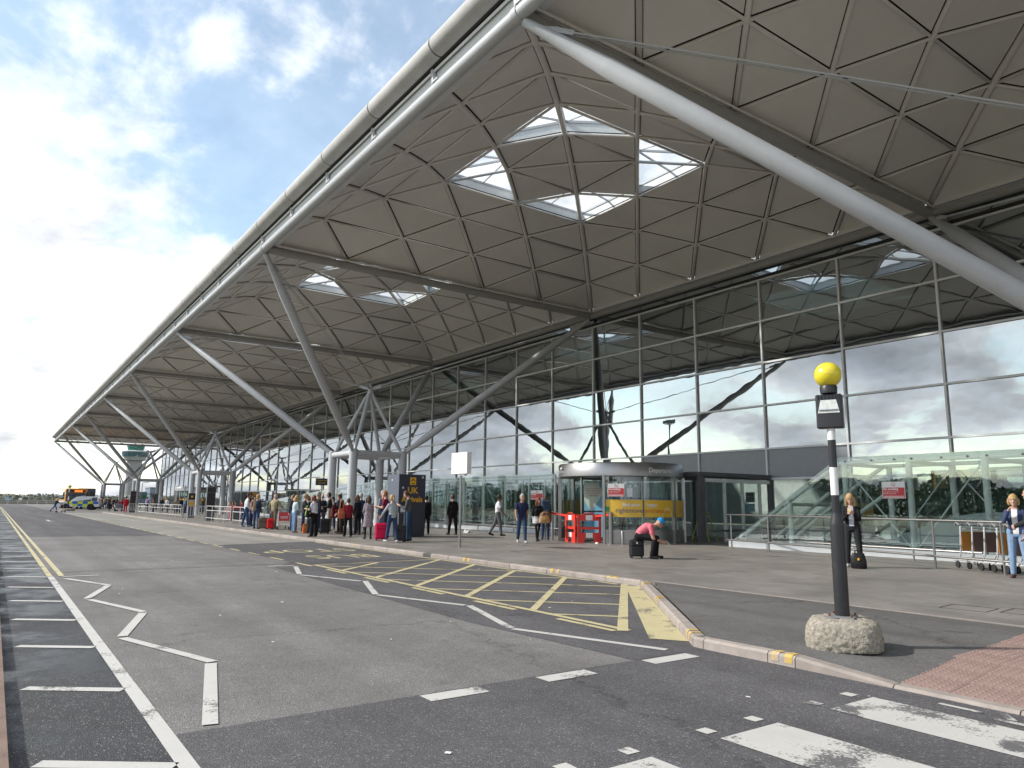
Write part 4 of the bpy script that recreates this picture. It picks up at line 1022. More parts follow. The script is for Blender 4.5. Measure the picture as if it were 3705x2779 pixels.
# ------------------------------------------------------------------ kerb-side guard rails, totems and bin
def guard(x0, x1, y, label):
    t = thing('guard_rail', label, 'railing', ((x0+x1)/2, y, PZ), group='white guard rails along the kerb'); L = x1-x0; h = L/2-.04
    for z in (.98,.70,.22): mb = MB(); mb.box((0,0,z), (2*h,.035,.035)); mb.build('rail', K['railw'], t)
    for i in range(5): xx = -h+2*h*i/4; mb = MB(); mb.box((xx,0,.5), (.036,.037,1.0)); mb.build('upright', K['railw'], t)
for x0, x1, lab in ((-68.5,-62.6,'white guard rail panel farthest along the kerb past the tracksuit walker'), (-62.2,-56.8,'white guard rail panel second from the far end'), (-56.4,-48.4,'white guard rail panel left of the gold totem'), (-40.4,-34.2,'white guard rail panel in front of the litter bin'), (-33.8,-27.6,'white guard rail panel behind the man in white shirt')):
    guard(x0, x1, 3.6, lab)
def gate(x, y0, y1, label):
    t = thing('guard_gate', label, 'railing', (x,(y0+y1)/2,PZ), group='grey gate rails'); h = (y1-y0)/2
    for z in (.95,.3): mb = MB(); mb.box((0,0,z), (.04,2*h,.04)); mb.build('rail', K['lgrey'], t)
    for i in range(9): mb = MB(); mb.tube([(0,-h+2*h*i/8,0 if i in (0,8) else .3), (0,-h+2*h*i/8,.95)], .018 if i not in (0,8) else .03, 6); mb.build('bar', K['lgrey'], t)
gate(-41.2,2.6,4.0,'grey barred gate rail right of the gold totem'); gate(-71.5,2.7,3.9,'far grey barred gate rail beside the tracksuit walker')
t = thing('ticket_totem', 'slim grey totem with gold lettering panel among the guard rails', 'sign', (-49.8,4.55,PZ))
mb = MB(); mb.box((0,0,.95), (.3,.50,1.88)); mb.build('body', K['navyside'], t); mb = MB(); mb.box((.155,0,1.62), (.01,.48,.44)); mb.build('emblem_panel', K['blk'], t)
mb = MB(); mb.box((.155,0,1.09), (.01,.44,.46)); mb.build('gold_panel', K['gold'], t); mb = MB(); mb.box((.158,0,1.34), (.01,.44,.05)); mb.build('white_strip', K['white'], t)
text_mesh('BUSES', .13, K['white'], t, loc=(.162,0,1.19), rot=(R(90),0,R(90))); text_mesh('TICKETS', .11, K['white'], t, loc=(.162,0,1.0), rot=(R(90),0,R(90)))
em = MB(); em.prism_x([(-.1,1.72), (-.1,1.62), (-.03,1.52), (.03,1.52), (.1,1.62), (.1,1.72), (.05,1.68), (0,1.73), (-.05,1.68)], .16, .165); em.build('emblem', K['gold'], t)
for x, lab, h in ((-41.0,'black information totem behind the guard rail gate',2.28), (-74.9,'far black information totem near the end of the guard rails',2.24)):
    t = thing('information_totem', lab, 'sign', (x,3.95,PZ), group='black information totems'); mb = MB(); mb.box((0,0,h/2), (.2,.56,h)); mb.build('body', K['dgrey'], t); mb = MB(); mb.box((.105,0,h-.85), (.01,.52,1.55)); mb.build('screen', K['blk'], t); mb = MB(); mb.box((.108,0,h-.42), (.012,.52,.02)); mb.build('divider', K['grey'], t)
t = thing('litter_bin', 'grey and red litter bin behind the white guard rail', 'bin', (-40.4,5.25,PZ))
mb = MB(); mb.lathe([(.36,0), (.38,.06), (.40,.82), (.34,.95), (.0,.97)], (0,0,0), 20); mb.build('body', K['lgrey'], t, True); mb = MB(); mb.rbox((.45,.05,.5), (.42,.6,1.0), .06); mb.build('red_side_bin', K['redp'], t, True)
mb = MB(); mb.box((.662,.05,.42), (.01,.52,.75)); mb.build('bin_door', K['dgrey'], t)
t = thing('plain_pole', 'thin plain steel pole beside the gold totem', 'pole', (-49.2,3.9,PZ)); mb = MB(); mb.lathe([(.04,0), (.04,2.45)], (0,0,0), 10); mb.build('shaft', M['stainless'], t, True)
# ------------------------------------------------------------------ vehicles
KV = dict(pwhite=solid('car white', (.72,.73,.74), .25, coat=.5), byel=solid('battenburg yellow', (.62,.72,.03), .4), bblue=solid('battenburg blue', (.02,.12,.50), .4),
          bus=solid('bus amber', (.72,.33,.05), .35, coat=.4), busgrey=solid('bus silver side', (.55,.56,.57), .35), led=pmat('orange destination display', (.9,.18,.02), .5))
_nt = KV['led'].node_tree; _p = [n for n in _nt.nodes if n.type == 'BSDF_PRINCIPLED'][0]; _p.inputs['Emission Color'].default_value = (1,.16,.02,1); _p.inputs['Emission Strength'].default_value = .8
def wheel(parent, x, y, r, w):
    wl = link('wheel', None, parent, (x, y, r))
    mb = MB(); mb.tube([(0,-w/2,0), (0,-w/2+.03,0), (0,w/2-.03,0), (0,w/2,0)], [r*.9,r,r,r*.9], 22); mb.build('tyre', K['tyre'], wl, True)
    for s in (-1,1):
        mb = MB(); mb.tube([(0,s*(w/2+.002),0), (0,s*(w/2-.04),0)], [r*.62,r*.55], 18); mb.build('rim', K['lgrey'], wl, True)
car = thing('police_car', 'white police estate car with yellow and blue checks parked by the kerb', 'car', (-102.2,1.5,0), math.atan2(-.97,-.27))
# x forward; length 4.8
side = [(-2.38,.42), (2.30,.40), (2.40,.62), (2.36,.90), (2.15,1.02), (1.05,1.12), (.35,1.72), (-.2,1.80), (-2.0,1.78), (-2.28,1.55), (-2.40,1.0)]
mb = MB(); n = len(side); vs = []
for s in (-1, 1):
    for (x, z) in side: vs.append((x, s*(.92-(.16 if z > 1.15 else 0)*min(1,(z-1.0)/.7)), z))
mb.add(vs, [tuple(range(n-1,-1,-1)), tuple(range(n,2*n))]+[(i,(i+1) % n,(i+1) % n+n,i+n) for i in range(n)]); mb.build('body', KV['pwhite'], car, bevel=.03)
for s in (-1, 1):
    yy = lambda z: s*(.925-(.16 if z > 1.15 else 0)*min(1,(z-1.0)/.7))
    def patch(nm, pts, mat, off=.004):
        mb = MB(); mb.add([(x, yy(z)+s*off, z) for x, z in pts], [tuple(range(len(pts)))]); return mb.build(nm, mat, car)
    for (a, b_) in ((.62,-.38), (-.46,-1.38), (-1.46,-2.1)):
        z1 = 1.66; d = .42 if a > .5 else 0; patch('side_window', [(a,1.16), (a-d,z1), (b_,z1), (b_,1.16)], K['dglass'])
    xs_ = [1.35,.75,.15,-.45,-1.05,-1.65,-2.30]
    for i in range(6):
        patch('check_panel', [(xs_[i],.80), (xs_[i],1.12), (xs_[i+1],1.12), (xs_[i+1],.80)], KV['byel'] if i % 2 == 0 else KV['bblue'], .006)
        if i not in (0,5): patch('check_panel', [(xs_[i],.48), (xs_[i],.79), (xs_[i+1],.79), (xs_[i+1],.48)], KV['bblue'] if i % 2 == 0 else KV['byel'], .006)
    mb = MB(); mb.box((.75,s*1.0,1.2), (.1,.16,.14)); mb.build('wing_mirror', KV['pwhite'], car)
    mb = MB(); mb.box((2.33,s*.68,.84), (.12,.34,.18)); mb.build('headlight', K['lamp'], car); mb = MB(); mb.box((-2.37,s*.8,1.2), (.06,.16,.4)); mb.build('tail_light', K['redp'], car)
    for x in (1.45,-1.42): wheel(car, x, s*.80, .36, .25); mb = MB(); mb.tube([(x,s*.90,.40), (x,s*.935,.40)], .43, 20); mb.build('wheel_arch', K['tyre'], car)
mb = MB(); mb.add([(1.0,-.74,1.17), (1.0,.74,1.17), (.38,.66,1.69), (.38,-.66,1.69)], [(0,1,2,3)]); o = mb.build('windscreen', K['dglass'], car); o.location = (.012,0,.012)
mb = MB(); mb.box((2.40,0,.72), (.05,.9,.22)); mb.build('grille', K['dgrey'], car); mb = MB(); mb.box((2.39,0,.48), (.10,1.7,.16)); mb.build('bumper', K['lgrey'], car)
mb = MB(); mb.box((-.25,0,1.86), (.28,1.25,.10)); mb.build('light_bar', KV['bblue'], car); mb = MB(); mb.box((2.42,0,.56), (.02,.52,.11)); mb.build('number_plate', K['white'], car)

bus = thing('bus', 'amber single deck bus facing us behind the police car', 'bus', (-116.2,1.55,0))
L_ = 11.5; w = 1.27
mb = MB(); mb.box((-L_/2+5,0,1.62), (L_,2*w,2.60)); mb.build('body', KV['bus'], bus, bevel=.16)
mb = MB(); mb.box((-L_/2+4.7,-w-.004,2.05), (L_-.9,.02,1.35)); mb.build('side_glazing', M['glass'], bus)
mb = MB(); mb.box((-L_/2+4.9,-w-.002,.75), (L_-.5,.012,.75)); mb.build('side_skirt', KV['busgrey'], bus)
mb = MB(); mb.box((5.005,0,1.75), (.03,2.28,1.25)); mb.build('windscreen', K['dglass'], bus); mb = MB(); mb.box((5.01,.0,2.58), (.03,2.2,.34)); mb.build('destination_glass', K['blk'], bus)
mb = MB(); mb.box((5.03,.35,2.56), (.02,1.0,.27)); mb.build('destination_display', KV['led'], bus); mb = MB(); mb.box((5.02,0,.42), (.05,2.4,.22)); mb.build('bumper', K['dgrey'], bus)
for s in (-1,1):
    mb = MB(); mb.box((5.02,s*.92,.78), (.05,.36,.2)); mb.build('headlight', K['lamp'], bus); mb = MB(); mb.tube([(5.0,s*1.25,2.55), (5.25,s*1.45,2.4)], .03, 6); mb.box((5.25,s*1.47,2.1), (.12,.2,.55)); mb.build('mirror', K['blk'], bus)
    wheel(bus, 2.6, s*1.1, .5, .3); wheel(bus, -4.2, s*1.1, .5, .3)
b2 = thing('bus', 'dark liveried coach half hidden behind the amber bus', 'bus', (-134,4.6,0))
mb = MB(); mb.box((0,0,1.75), (9.5,2.5,2.9)); mb.build('body', K['navyside'], b2, bevel=.12); mb = MB(); mb.box((4.76,0,2.0), (.03,2.2,1.4)); mb.build('windscreen', K['dglass'], b2); mb = MB(); mb.box((4.765,-.55,2.75), (.03,1.2,.7)); mb.build('amber_panel', KV['bus'], b2)
for s in (-1,1): wheel(b2, 3.0, s*1.1, .5, .3); wheel(b2, -3.0, s*1.1, .5, .3)
# far beacon
t = thing('belisha_beacon', 'small far crossing beacon in front of the police car', 'beacon', (-94.0,-.5,0))
mb = MB(); mb.lathe([(.8,0), (.85,.1), (.8,.22), (.5,.26), (0,.26)], (0,0,0), 20); mb.build('concrete_block', K['conc'], t, True)
for i in range(5): mb = MB(); mb.lathe([(.08 if i < 2 else .06,.25+.5*i), (.08 if i < 2 else .06,.75+.5*i)], (0,0,0), 10); mb.build('pole_band', K['blk'] if i in (0,1,3) else K['white'], t)
mb = MB(); mb.ball((0,0,2.95), .19, 16, 10); mb.build('globe', solid('dusty globe yellow', (.50,.46,.10), .4), t, True)

# ------------------------------------------------------------------ far background
t = thing('far_railing', 'pale railing across the end of the road on the horizon', 'railing', (-207,1,0))
for z in (1.0,.55): mb = MB(); mb.tube([(0,-8,z), (0,6,z)], .045, 6); mb.build('rail', K['lgrey'], t)
for i in range(8): mb = MB(); mb.tube([(0,-8+2*i,0), (0,-8+2*i,1.0)], .05, 6); mb.build('post', K['lgrey'], t)
t = thing('boundary_wall', 'low grey brown wall behind the far railing', 'wall', (-214,0,0)); mb = MB(); mb.box((0,0,.5), (.4,60,1.0)); mb.build('wall_body', solid('weathered wall', (.22,.20,.17), .9, var=.2), t)
mb = MB(); mb.box((.02,0,1.03), (.5,60,.07)); mb.build('coping', solid('wall coping', (.32,.30,.27), .9), t)
for y, lab, c in ((-5.2,'small blue and white notice on the far wall','blue'), (-2.4,'small white notice with orange edge on the far wall','white'), (5.4,'amber notice on the far wall beside the bus','gold')):
    t = thing('wall_notice', lab, 'sign', (-212.5,y,0), group='notices on the far wall'); mb = MB(); mb.box((0,0,1.25), (.05,.75,.6)); mb.build('board', K[c], t); mb = MB(); mb.box((0,0,.5), (.05,.06,.95)); mb.build('leg', K['lgrey'], t)
t = thing('street_lamp', 'slim grey street lamp beyond the third canopy tree', 'lamp', (-123,11.9,0)); mb = MB(); mb.tube([(0,0,0), (0,0,4.1), (.15,.1,4.25), (.6,.5,4.3)], [.08,.05,.045,.04], 8); mb.build('post', K['lgrey'], t, True); mb = MB(); mb.box((.75,.6,4.3), (.5,.2,.08), rz=.7); mb.build('lantern', K['lgrey'], t)
t = thing('bus_shelter', 'green glazed shelter roof among the far crowd', 'shelter', (-100.5,9.2,PZ))
for x in (-2,2):
    for y in (-1,1): mb = MB(); mb.box((x,y,1.05), (.08,.08,2.1)); mb.build('post', K['dgrey'], t)
mb = MB(); mb.box((0,0,2.12), (4.6,2.5,.08)); mb.build('roof', solid('shelter green', (.12,.22,.20), .4), t); mb = MB(); mb.box((0,1,1.05), (4,.02,1.9)); mb.build('back_glass', M['glass_clear'], t)
mb = MB(); mb.box((2.05,-.6,1.8), (.05,.5,.4)); mb.build('green_sign', K['green'], t)
for (x, y, w_, d_, h_, lab) in ((-211,27.5,8,2.2,4.6,'dark blue grey far block right of the street lamp'), (-216,25.6,8,4,3.4,'low pale far block behind the street lamp')):
    t = thing('far_building', lab, 'building', (x,y,0)); mb = MB(); mb.box((0,0,h_/2), (w_,d_,h_)); mb.build('wall', solid('slate cladding', (.16,.20,.26), .6), t); mb = MB(); mb.box((0,0,h_+.1), (w_+.3,d_+.3,.2)); mb.build('roof', K['grey'], t)
    for i in range(3): mb = MB(); mb.box((w_/2+.01,-d_*.3+d_*.3*i,h_*.6), (.03,d_*.18,h_*.25)); mb.build('window', K['dglass'], t)
# control tower, about 0.9 km away
t = thing('control_tower', 'tall concrete airport control tower with green glazed cab', 'tower', (-884,115.3,0))
mb = MB(); mb.lathe([(8.0,0), (7.6,20), (7.6,44)], (0,0,0), 24); mb.build('shaft', solid('tower concrete', (.27,.27,.27), .8), t, True)
mb = MB(); mb.lathe([(7.6,43), (10.5,44.2), (11.5,47.5), (12.4,48)], (0,0,0), 28); mb.build('collar', solid('tower pale soffit', (.30,.33,.34), .6), t, True)
mb = MB(); mb.lathe([(12.4,48), (13.6,52.4), (13.6,53.2)], (0,0,0), 28); mb.build('lower_glazing', solid('tower teal glazing', (.05,.12,.14), .2), t, True)
mb = MB(); mb.lathe([(13.8,53.2), (13.8,53.9), (9.4,54.8)], (0,0,0), 28); mb.build('balcony', K['lgrey'], t, True)
mb = MB(); mb.lathe([(7.6,54.6), (9.0,59.5), (9.0,60.4), (0,61.2)], (0,0,0), 28); mb.build('cab', solid('tower green glass', (.03,.16,.13), .15), t, True)
for i in range(16):
    a = R(22.5*i); mb = MB(); mb.bar((12.5*math.cos(a),12.5*math.sin(a),48.1), (13.7*math.cos(a),13.7*math.sin(a),52.5), .3, .3); mb.build('glazing_post', K['grey'], t)
# left edge: lattice pole and green cabinet
t = thing('aerial_pole', 'thin dark pole with crossarm at the far left edge', 'pole', (-173.5,-7.4,0)); mb = MB(); mb.tube([(0,0,0), (0,0,3.9)], [.09,.05], 8); mb.build('shaft', K['dgrey'], t); mb = MB(); mb.tube([(0,-.5,3.0), (0,.5,3.0)], .03, 6); mb.build('crossarm', K['dgrey'], t)
t = thing('roadside_cabinet', 'green and grey roadside cabinet at the far left edge', 'cabinet', (-170,-7.75,0)); mb = MB(); mb.box((0,0,.95), (1.0,1.0,1.9)); mb.build('body', solid('cabinet green', (.05,.12,.11), .6), t); mb = MB(); mb.box((.51,0,.95), (.02,.75,1.6)); mb.build('door', solid('cabinet grey', (.28,.33,.37), .5), t)
# floodlight mast across the road (it shows in the facade)
t = thing('floodlight_mast', 'floodlight mast across the road, seen reflected in the facade glass', 'lamp', (-56.4,-30,0)); mb = MB(); mb.tube([(0,0,0), (0,0,12.3)], [.14,.09], 10); mb.build('mast', K['dgrey'], t, True); mb = MB(); mb.tube([(-.9,0,12.3), (.9,0,12.3)], .05, 6); mb.build('crossarm', K['dgrey'], t)
for x in (-.85,0,.85): mb = MB(); mb.box((x,.1,12.6), (.6,.3,.45)); mb.build('floodlight', K['dgrey'], t)

# ------------------------------------------------------------------ woods: horizon trees and the belt across the road
def leaf_mat(name, a, b_):
    m = bpy.data.materials.new(name); m.use_nodes = True; nt = m.node_tree; nt.nodes.clear()
    g = N(nt, 'ShaderNodeNewGeometry'); n = N(nt, 'ShaderNodeTexNoise', {'Vector': g.outputs['Position'], 'Scale': .35, 'Detail': 4.0})
    r_ = N(nt, 'ShaderNodeTexWhiteNoise', {'Vector': g.outputs['Position']})
    c = mixc(nt, n.outputs[0], a, b_)
    p = N(nt, 'ShaderNodeBsdfPrincipled', {'Base Color': c, 'Roughness': .8}); N(nt, 'ShaderNodeOutputMaterial', {'Surface': p.outputs[0]}); return m
def wood(name, label, spots, mat, leaves=260, leaf=.5, seed=1):
    rg = random.Random(seed); vs = []; fs = []
    for (x, y, h, r_) in spots:
        con = False
        for i in range(leaves):
            z = rg.random(); 
            if con: rr = r_*.75*(1-z)**.8
            else: rr = r_*math.sqrt(max(0, 1-(2*abs(z-.45)/1.15)**2))*rg.uniform(.75,1.1)
            a = rg.uniform(0, 6.283); q = rg.uniform(.55,1.0)**.5
            c = Vector((x+rr*q*math.cos(a), y+rr*q*math.sin(a), h*(.06+.94*z))); s = leaf*rg.uniform(.6,1.4)
            u = Vector((rg.gauss(0,1), rg.gauss(0,1), rg.gauss(0,1))).normalized(); v = u.orthogonal().normalized()
            o = len(vs); vs += [tuple(c+u*s), tuple(c+v*s*.7), tuple(c-u*s), tuple(c-v*s*.7)]; fs.append((o,o+1,o+2,o+3))
    me = bpy.data.meshes.new(name); me.from_pydata(vs, [], fs); me.materials.append(mat); o = link(name, me); o['label'] = label; o['category'] = 'trees'; o['kind'] = 'stuff'; return o
rg = random.Random(11)
belt = []
x = -150
while x < 60:
    belt.append((x, -62+rg.uniform(-7,7), rg.uniform(3.8,6.0), rg.uniform(2.4,3.8))); x += rg.uniform(1.7,3.2)
wood('tree_belt', 'dense belt of trees across the road, seen reflected in the glass', belt, leaf_mat('belt foliage', (.085,.115,.07,1), (.15,.18,.10,1)), 620, .36, 5)
hor = []
for i in range(150):
    a = rg.uniform(-.14,.26); d = rg.uniform(700,1000)
    hor.append((-d*math.cos(a), d*math.sin(a)+(-20), rg.uniform(2.5,5.0), rg.uniform(8,16)))
for i in range(26): hor.append((-rg.uniform(300,420), rg.uniform(-60,40), rg.uniform(1.2,2.0), rg.uniform(3,6)))
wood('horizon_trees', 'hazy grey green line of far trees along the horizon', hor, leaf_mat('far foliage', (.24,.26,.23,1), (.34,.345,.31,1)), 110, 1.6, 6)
# ------------------------------------------------------------------ people
import numpy as np
CLOTH = {}
def cloth(c, rough=.85, pat=None, c2=None):
    key = (c, pat, c2, rough)
    if key in CLOTH: return CLOTH[key]
    m = pmat('cloth %d' % len(CLOTH), c, rough, var=.16, vscale=14, bump=.25, bscale=35, spec=.2)
    if pat:
        nt = m.node_tree; b = [n for n in nt.nodes if n.type == 'BSDF_PRINCIPLED'][0]; t = N(nt, 'ShaderNodeTexCoord')
        if pat == 'stripe':
            sp = N(nt, 'ShaderNodeSeparateXYZ', {0: t.outputs['Object']}); f = M_(nt, 'FRACT', M_(nt, 'MULTIPLY', sp.outputs[2], 32.0)); f = M_(nt, 'GREATER_THAN', f, .62)
        else:
            v = N(nt, 'ShaderNodeTexVoronoi', {'Vector': t.outputs['Object'], 'Scale': 42.0}); f = M_(nt, 'GREATER_THAN', v.outputs['Distance'], .40)
        nt.links.new(mixc(nt, f, (*c, 1), (*c2, 1)), b.inputs['Base Color'])
    CLOTH[key] = m; return m
SKIN = {'fair': pmat('fair skin', (.56,.34,.26), .55, var=.08, vscale=8, spec=.3), 'tan': pmat('tanned skin', (.46,.26,.18), .55, var=.08, vscale=8, spec=.3), 'brown': pmat('brown skin', (.22,.115,.075), .55, var=.08, vscale=8, spec=.3)}
HAIR = {k: pmat('hair '+k, c, .6, var=.3, vscale=25, spec=.3) for k, c in dict(black=(.018,.015,.013), brown=(.075,.042,.025), red=(.19,.055,.028), blonde=(.42,.28,.13), grey=(.38,.37,.35), ginger=(.32,.13,.05), white=(.60,.58,.55)).items()}
EYE = pmat('eye dark', (.02,.018,.016), .3)
def V3(*a): return Vector(a)
def person(label, loc, yaw, h=1.72, fem=False, top=(.2,.2,.2), bottom=(.04,.05,.10), shoes=(.03,.03,.03), skin='fair', hair='brown', style='short', sleeves='long', hem=.86,
           L=(0,0,0), Rr=(0,0,0), aL=(4,8,8,0), aR=(4,8,8,0), lean=(2,2,2), head=(0,0), vox=.022, group=None, skirt=None, legs=None, wide=1.0, top_mat=None, base_z=PZ, seat=None, fat=1.06, inner=None, glasses=False, sole=None):
    s = h/1.76; near = vox < .012
    t = thing('person', label, 'person', (loc[0], loc[1], base_z), R(yaw), group)
    prim = []                                             # (a, b, ra, rb, tag)
    rings = []                                            # torso rings (p, fwd, depth, width)
    hw = .088
    # --- legs
    def leg(side, hp, kn, ab, foot_pitch=0):
        hip = V3(0, side*hw, 0); a = R(hp); d = V3(math.sin(a), side*math.sin(R(ab)), -math.cos(a)).normalized(); knee = hip+d*.43
        a2 = R(hp-kn); d2 = V3(math.sin(a2), side*math.sin(R(ab))*.6, -math.cos(a2)).normalized(); ank = knee+d2*.42
        fp = R(min(0, hp-kn)*.55) if seat is None else 0
        f = V3(math.cos(fp), side*.12, math.sin(fp)); heel = ank+V3(-.035,0,-.055); toe = ank+f*.165+V3(0,0,-.062)
        return hip, knee, ank, heel, toe
    lg = {1: leg(1, *L), -1: leg(-1, *Rr)}
    low = min(min(lg[k][3].z, lg[k][4].z) for k in lg)-.030
    pel = seat/s+.085 if seat is not None else -low
    if seat is not None:
        for k in lg:
            hip, knee, ank, heel, toe = lg[k]
            kz = .50; fwd = math.sqrt(max(.01, .43**2-(kz-pel)**2)); knee = V3(fwd, k*(hw+.05), kz-pel); off = -.02 if k > 0 else -.10
            ank = V3(fwd+off, k*(hw+.05), .092-pel); lg[k] = (hip, knee, ank, ank+V3(-.035,0,-.055), ank+V3(.165,k*.02,-.062))
    for k in lg: lg[k] = tuple(p+V3(0,0,pel) for p in lg[k])
    lt = 'legs' if legs else 'bottom'
    for k in (1,-1):
        hip, knee, ank, heel, toe = lg[k]
        th, kn_, an_ = (.090*fat, .068*fat, .056) if not wide > 1 else (.088*fat, .075*wide*.85, .07*wide)
        if legs: th, kn_, an_ = .074, .050, .036
        prim += [(hip+V3(0,0,.02), knee, th*1.06, kn_, lt), (knee, ank+V3(0,0,.01), kn_, an_, lt)]
        if wide <= 1: prim.append((knee+(ank-knee)*.12+V3(-.012,0,0), knee+(ank-knee)*.5+V3(-.014,0,0), kn_*.95, kn_*.82, lt))
        prim += [(heel, toe-V3(.02,0,0), .043, .040, 'shoes'), (ank, heel+V3(.05,0,.01), .042, .042, 'shoes')]
        if sole: prim += [(heel+V3(-.008,0,-.016), toe+V3(.0,0,-.008), .030, .028, 'sole')]
    # --- spine
    P0 = V3(0,0,pel); ax = []; acc = 0; pts = [P0]
    for seg, ln in zip((.14,.20,.16), lean):
        acc += ln; d = V3(math.sin(R(acc)), 0, math.cos(R(acc))); ax.append(d); pts.append(pts[-1]+d*seg)
    waist, chest, neck = pts[1], pts[2], pts[3]; d3 = ax[2]
    f3 = V3(d3.z, 0, -d3.x)
    W = (dict(hip=(.112,.165), waist=(.098,.132), chest=(.118,.158), sh=(.080,.165)) if fem else dict(hip=(.112,.165), waist=(.108,.150), chest=(.122,.178), sh=(.088,.190)))
    def fr(d): return V3(d.z, 0, -d.x)
    rings = [(P0-ax[0]*.09, fr(ax[0]), W['hip'][0]*.8*fat, W['hip'][1]*.85*fat), (P0-ax[0]*.0, fr(ax[0]), W['hip'][0]*fat, W['hip'][1]*fat), (P0+ax[0]*.07, fr(ax[0]), W['hip'][0]*.96*fat, W['hip'][1]*.94*fat), (waist, fr((ax[0]+ax[1]).normalized()), W['waist'][0]*fat, W['waist'][1]*fat),
             (waist.lerp(chest,.55), fr(ax[1]), W['chest'][0]*.98*fat, W['chest'][1]*.96*fat), (chest, fr((ax[1]+ax[2]).normalized()), W['chest'][0], W['chest'][1]), (chest.lerp(neck,.55), f3, W['sh'][0]*1.08, W['sh'][1]), (neck-d3*.025, f3, W['sh'][0]*.8, W['sh'][1]*.72), (neck+d3*.015, f3, .055, .066)]
    # --- head
    hp_, hy_ = head; nd = (d3+V3(.10,0,.25)).normalized(); skull0 = neck+nd*.075
    q = Matrix.Rotation(R(acc*.45+hp_), 3, 'Y'); q = Matrix.Rotation(R(hy_), 3, 'Z') @ q
    hc = skull0+q @ V3(.022,0,.108)
    prim += [(neck-d3*.03, skull0+q @ V3(.0,0,.05), .056, .050, 'skin')]
    # --- arms
    hands = {}
    for k, (sp, ab, el, inw) in ((1, aL), (-1, aR)):
        shd = chest.lerp(neck,.60)+V3(0, k*(W['sh'][1]-.022), 0)
        b0 = acc*.25
        u = V3(math.sin(R(sp)), k*math.sin(R(ab)), -math.cos(R(sp))).normalized(); elb = shd+u*.285
        f = V3(math.sin(R(sp+el))*math.cos(R(inw)), -k*math.sin(R(inw)), -math.cos(R(sp+el))*math.cos(R(inw))).normalized(); wr = elb+f*.245
        slv = 'top'; ar = .050 if fem else .058
        if sleeves == 'short':
            prim += [(shd, shd+u*.17, ar*1.12, ar*1.06, slv), (shd+u*.15, elb, ar*.84, ar*.74, 'skin'), (elb, wr, ar*.74, ar*.52, 'skin')]
        else:
            prim += [(shd, elb, ar*1.12, ar*.92, slv), (elb, wr-f*.01, ar*.92, ar*.70, slv)]
        side_v = f.cross(V3(0,k,0)); side_v = side_v.normalized() if side_v.length > .05 else V3(1,0,0)
        if near:
            nrm = f.cross(side_v).normalized(); bend = (V3(0,-k,0)*.8+V3(0,0,.2)).normalized(); bend = (bend-f*bend.dot(f)).normalized()
            prim += [(wr, wr+f*.035, ar*.52, .024, 'skin')]
            for i in range(4):
                o = side_v*(-.030+.020*i); base = wr+f*.078+o; ln = (.070,.080,.075,.058)[i]
                prim += [(wr+f*.03+o*.8, base, .0165, .0125, 'skin')]
                m1 = base+(f*.85+bend*.45).normalized()*ln*.5; m2 = m1+(f*.45+bend*.9).normalized()*ln*.5
                prim += [(base, m1, .0100, .0092, 'skin'), (m1, m2, .0092, .0078, 'skin')]
            tb = wr+f*.025-side_v*.026; t1 = tb+(f*.7-side_v*.55+bend*.3).normalized()*.045; t2 = t1+(f*.8+bend*.5).normalized()*.032
            prim += [(tb, t1, .0135, .0108, 'skin'), (t1, t2, .0108, .009, 'skin')]
        else:
            prim += [(wr, wr+f*.085, .030, .034, 'skin'), (wr+f*.085, wr+f*.165, .032, .022, 'skin'), (wr+f*.03, wr+f*.10+side_v*.045, .018, .014, 'skin')]
        hands[k] = wr+f*.09
    # --- raw mesh
    mb = MB()
    for a, b_, ra, rb, tg in prim:
        d = (b_-a); Ln = d.length
        d = d/Ln if Ln > 1e-5 else V3(0,0,1)
        mb.tube([a-d*ra*.9, a-d*ra*.5, a, b_, b_+d*rb*.5, b_+d*rb*.9], [ra*.35,ra*.86,ra,rb,rb*.86,rb*.35], 10)
    n = 16; vs = []; fs = []
    for (p, f, dp, wd) in rings:
        for i in range(n):
            an = 2*math.pi*i/n; c, sn = math.cos(an), math.sin(an); e = (abs(c)**2.4+abs(sn)**2.4)**(-1/2.4); vs.append(p+f*(c*dp*e)+V3(0,sn*wd*e,0))
    for j in range(len(rings)-1):
        for i in range(n): fs.append((j*n+i, j*n+(i+1) % n, (j+1)*n+(i+1) % n, (j+1)*n+i))
    fs += [tuple(range(n-1,-1,-1)), tuple(range(len(vs)-n, len(vs)))]; mb.add(vs, fs)
    hm = MB(); hm.ball((0,0,0), (.098,.077,.122), 16, 12); hm.ball((.026,0,-.062), (.062,.056,.062), 12, 8)
    hm.tube([(.09,0,.012), (.112,0,-.020), (.100,0,-.030)], [.008,.015,.013], 8)
    for sd in (-1,1): hm.ball((-.005,sd*.078,-.012), (.020,.011,.032), 8, 6); 
    hm.ball((.088,0,-.060), (.014,.024,.008), 8, 6); hm.ball((.082,0,-.092), (.020,.022,.016), 8, 6)
    if fem:
        for sd in (-1,1): mb.ball(tuple(chest-ax[1]*.03+fr(ax[1])*.085+V3(0,sd*.066,0)), .062, 10, 8)
    o_ = len(mb.v); mb.v += [tuple(hc+q @ Vector(v)) for v in hm.v]; mb.f += [tuple(i+o_ for i in f) for f in hm.f]; mb.m += [0]*len(hm.f)
    sk = None
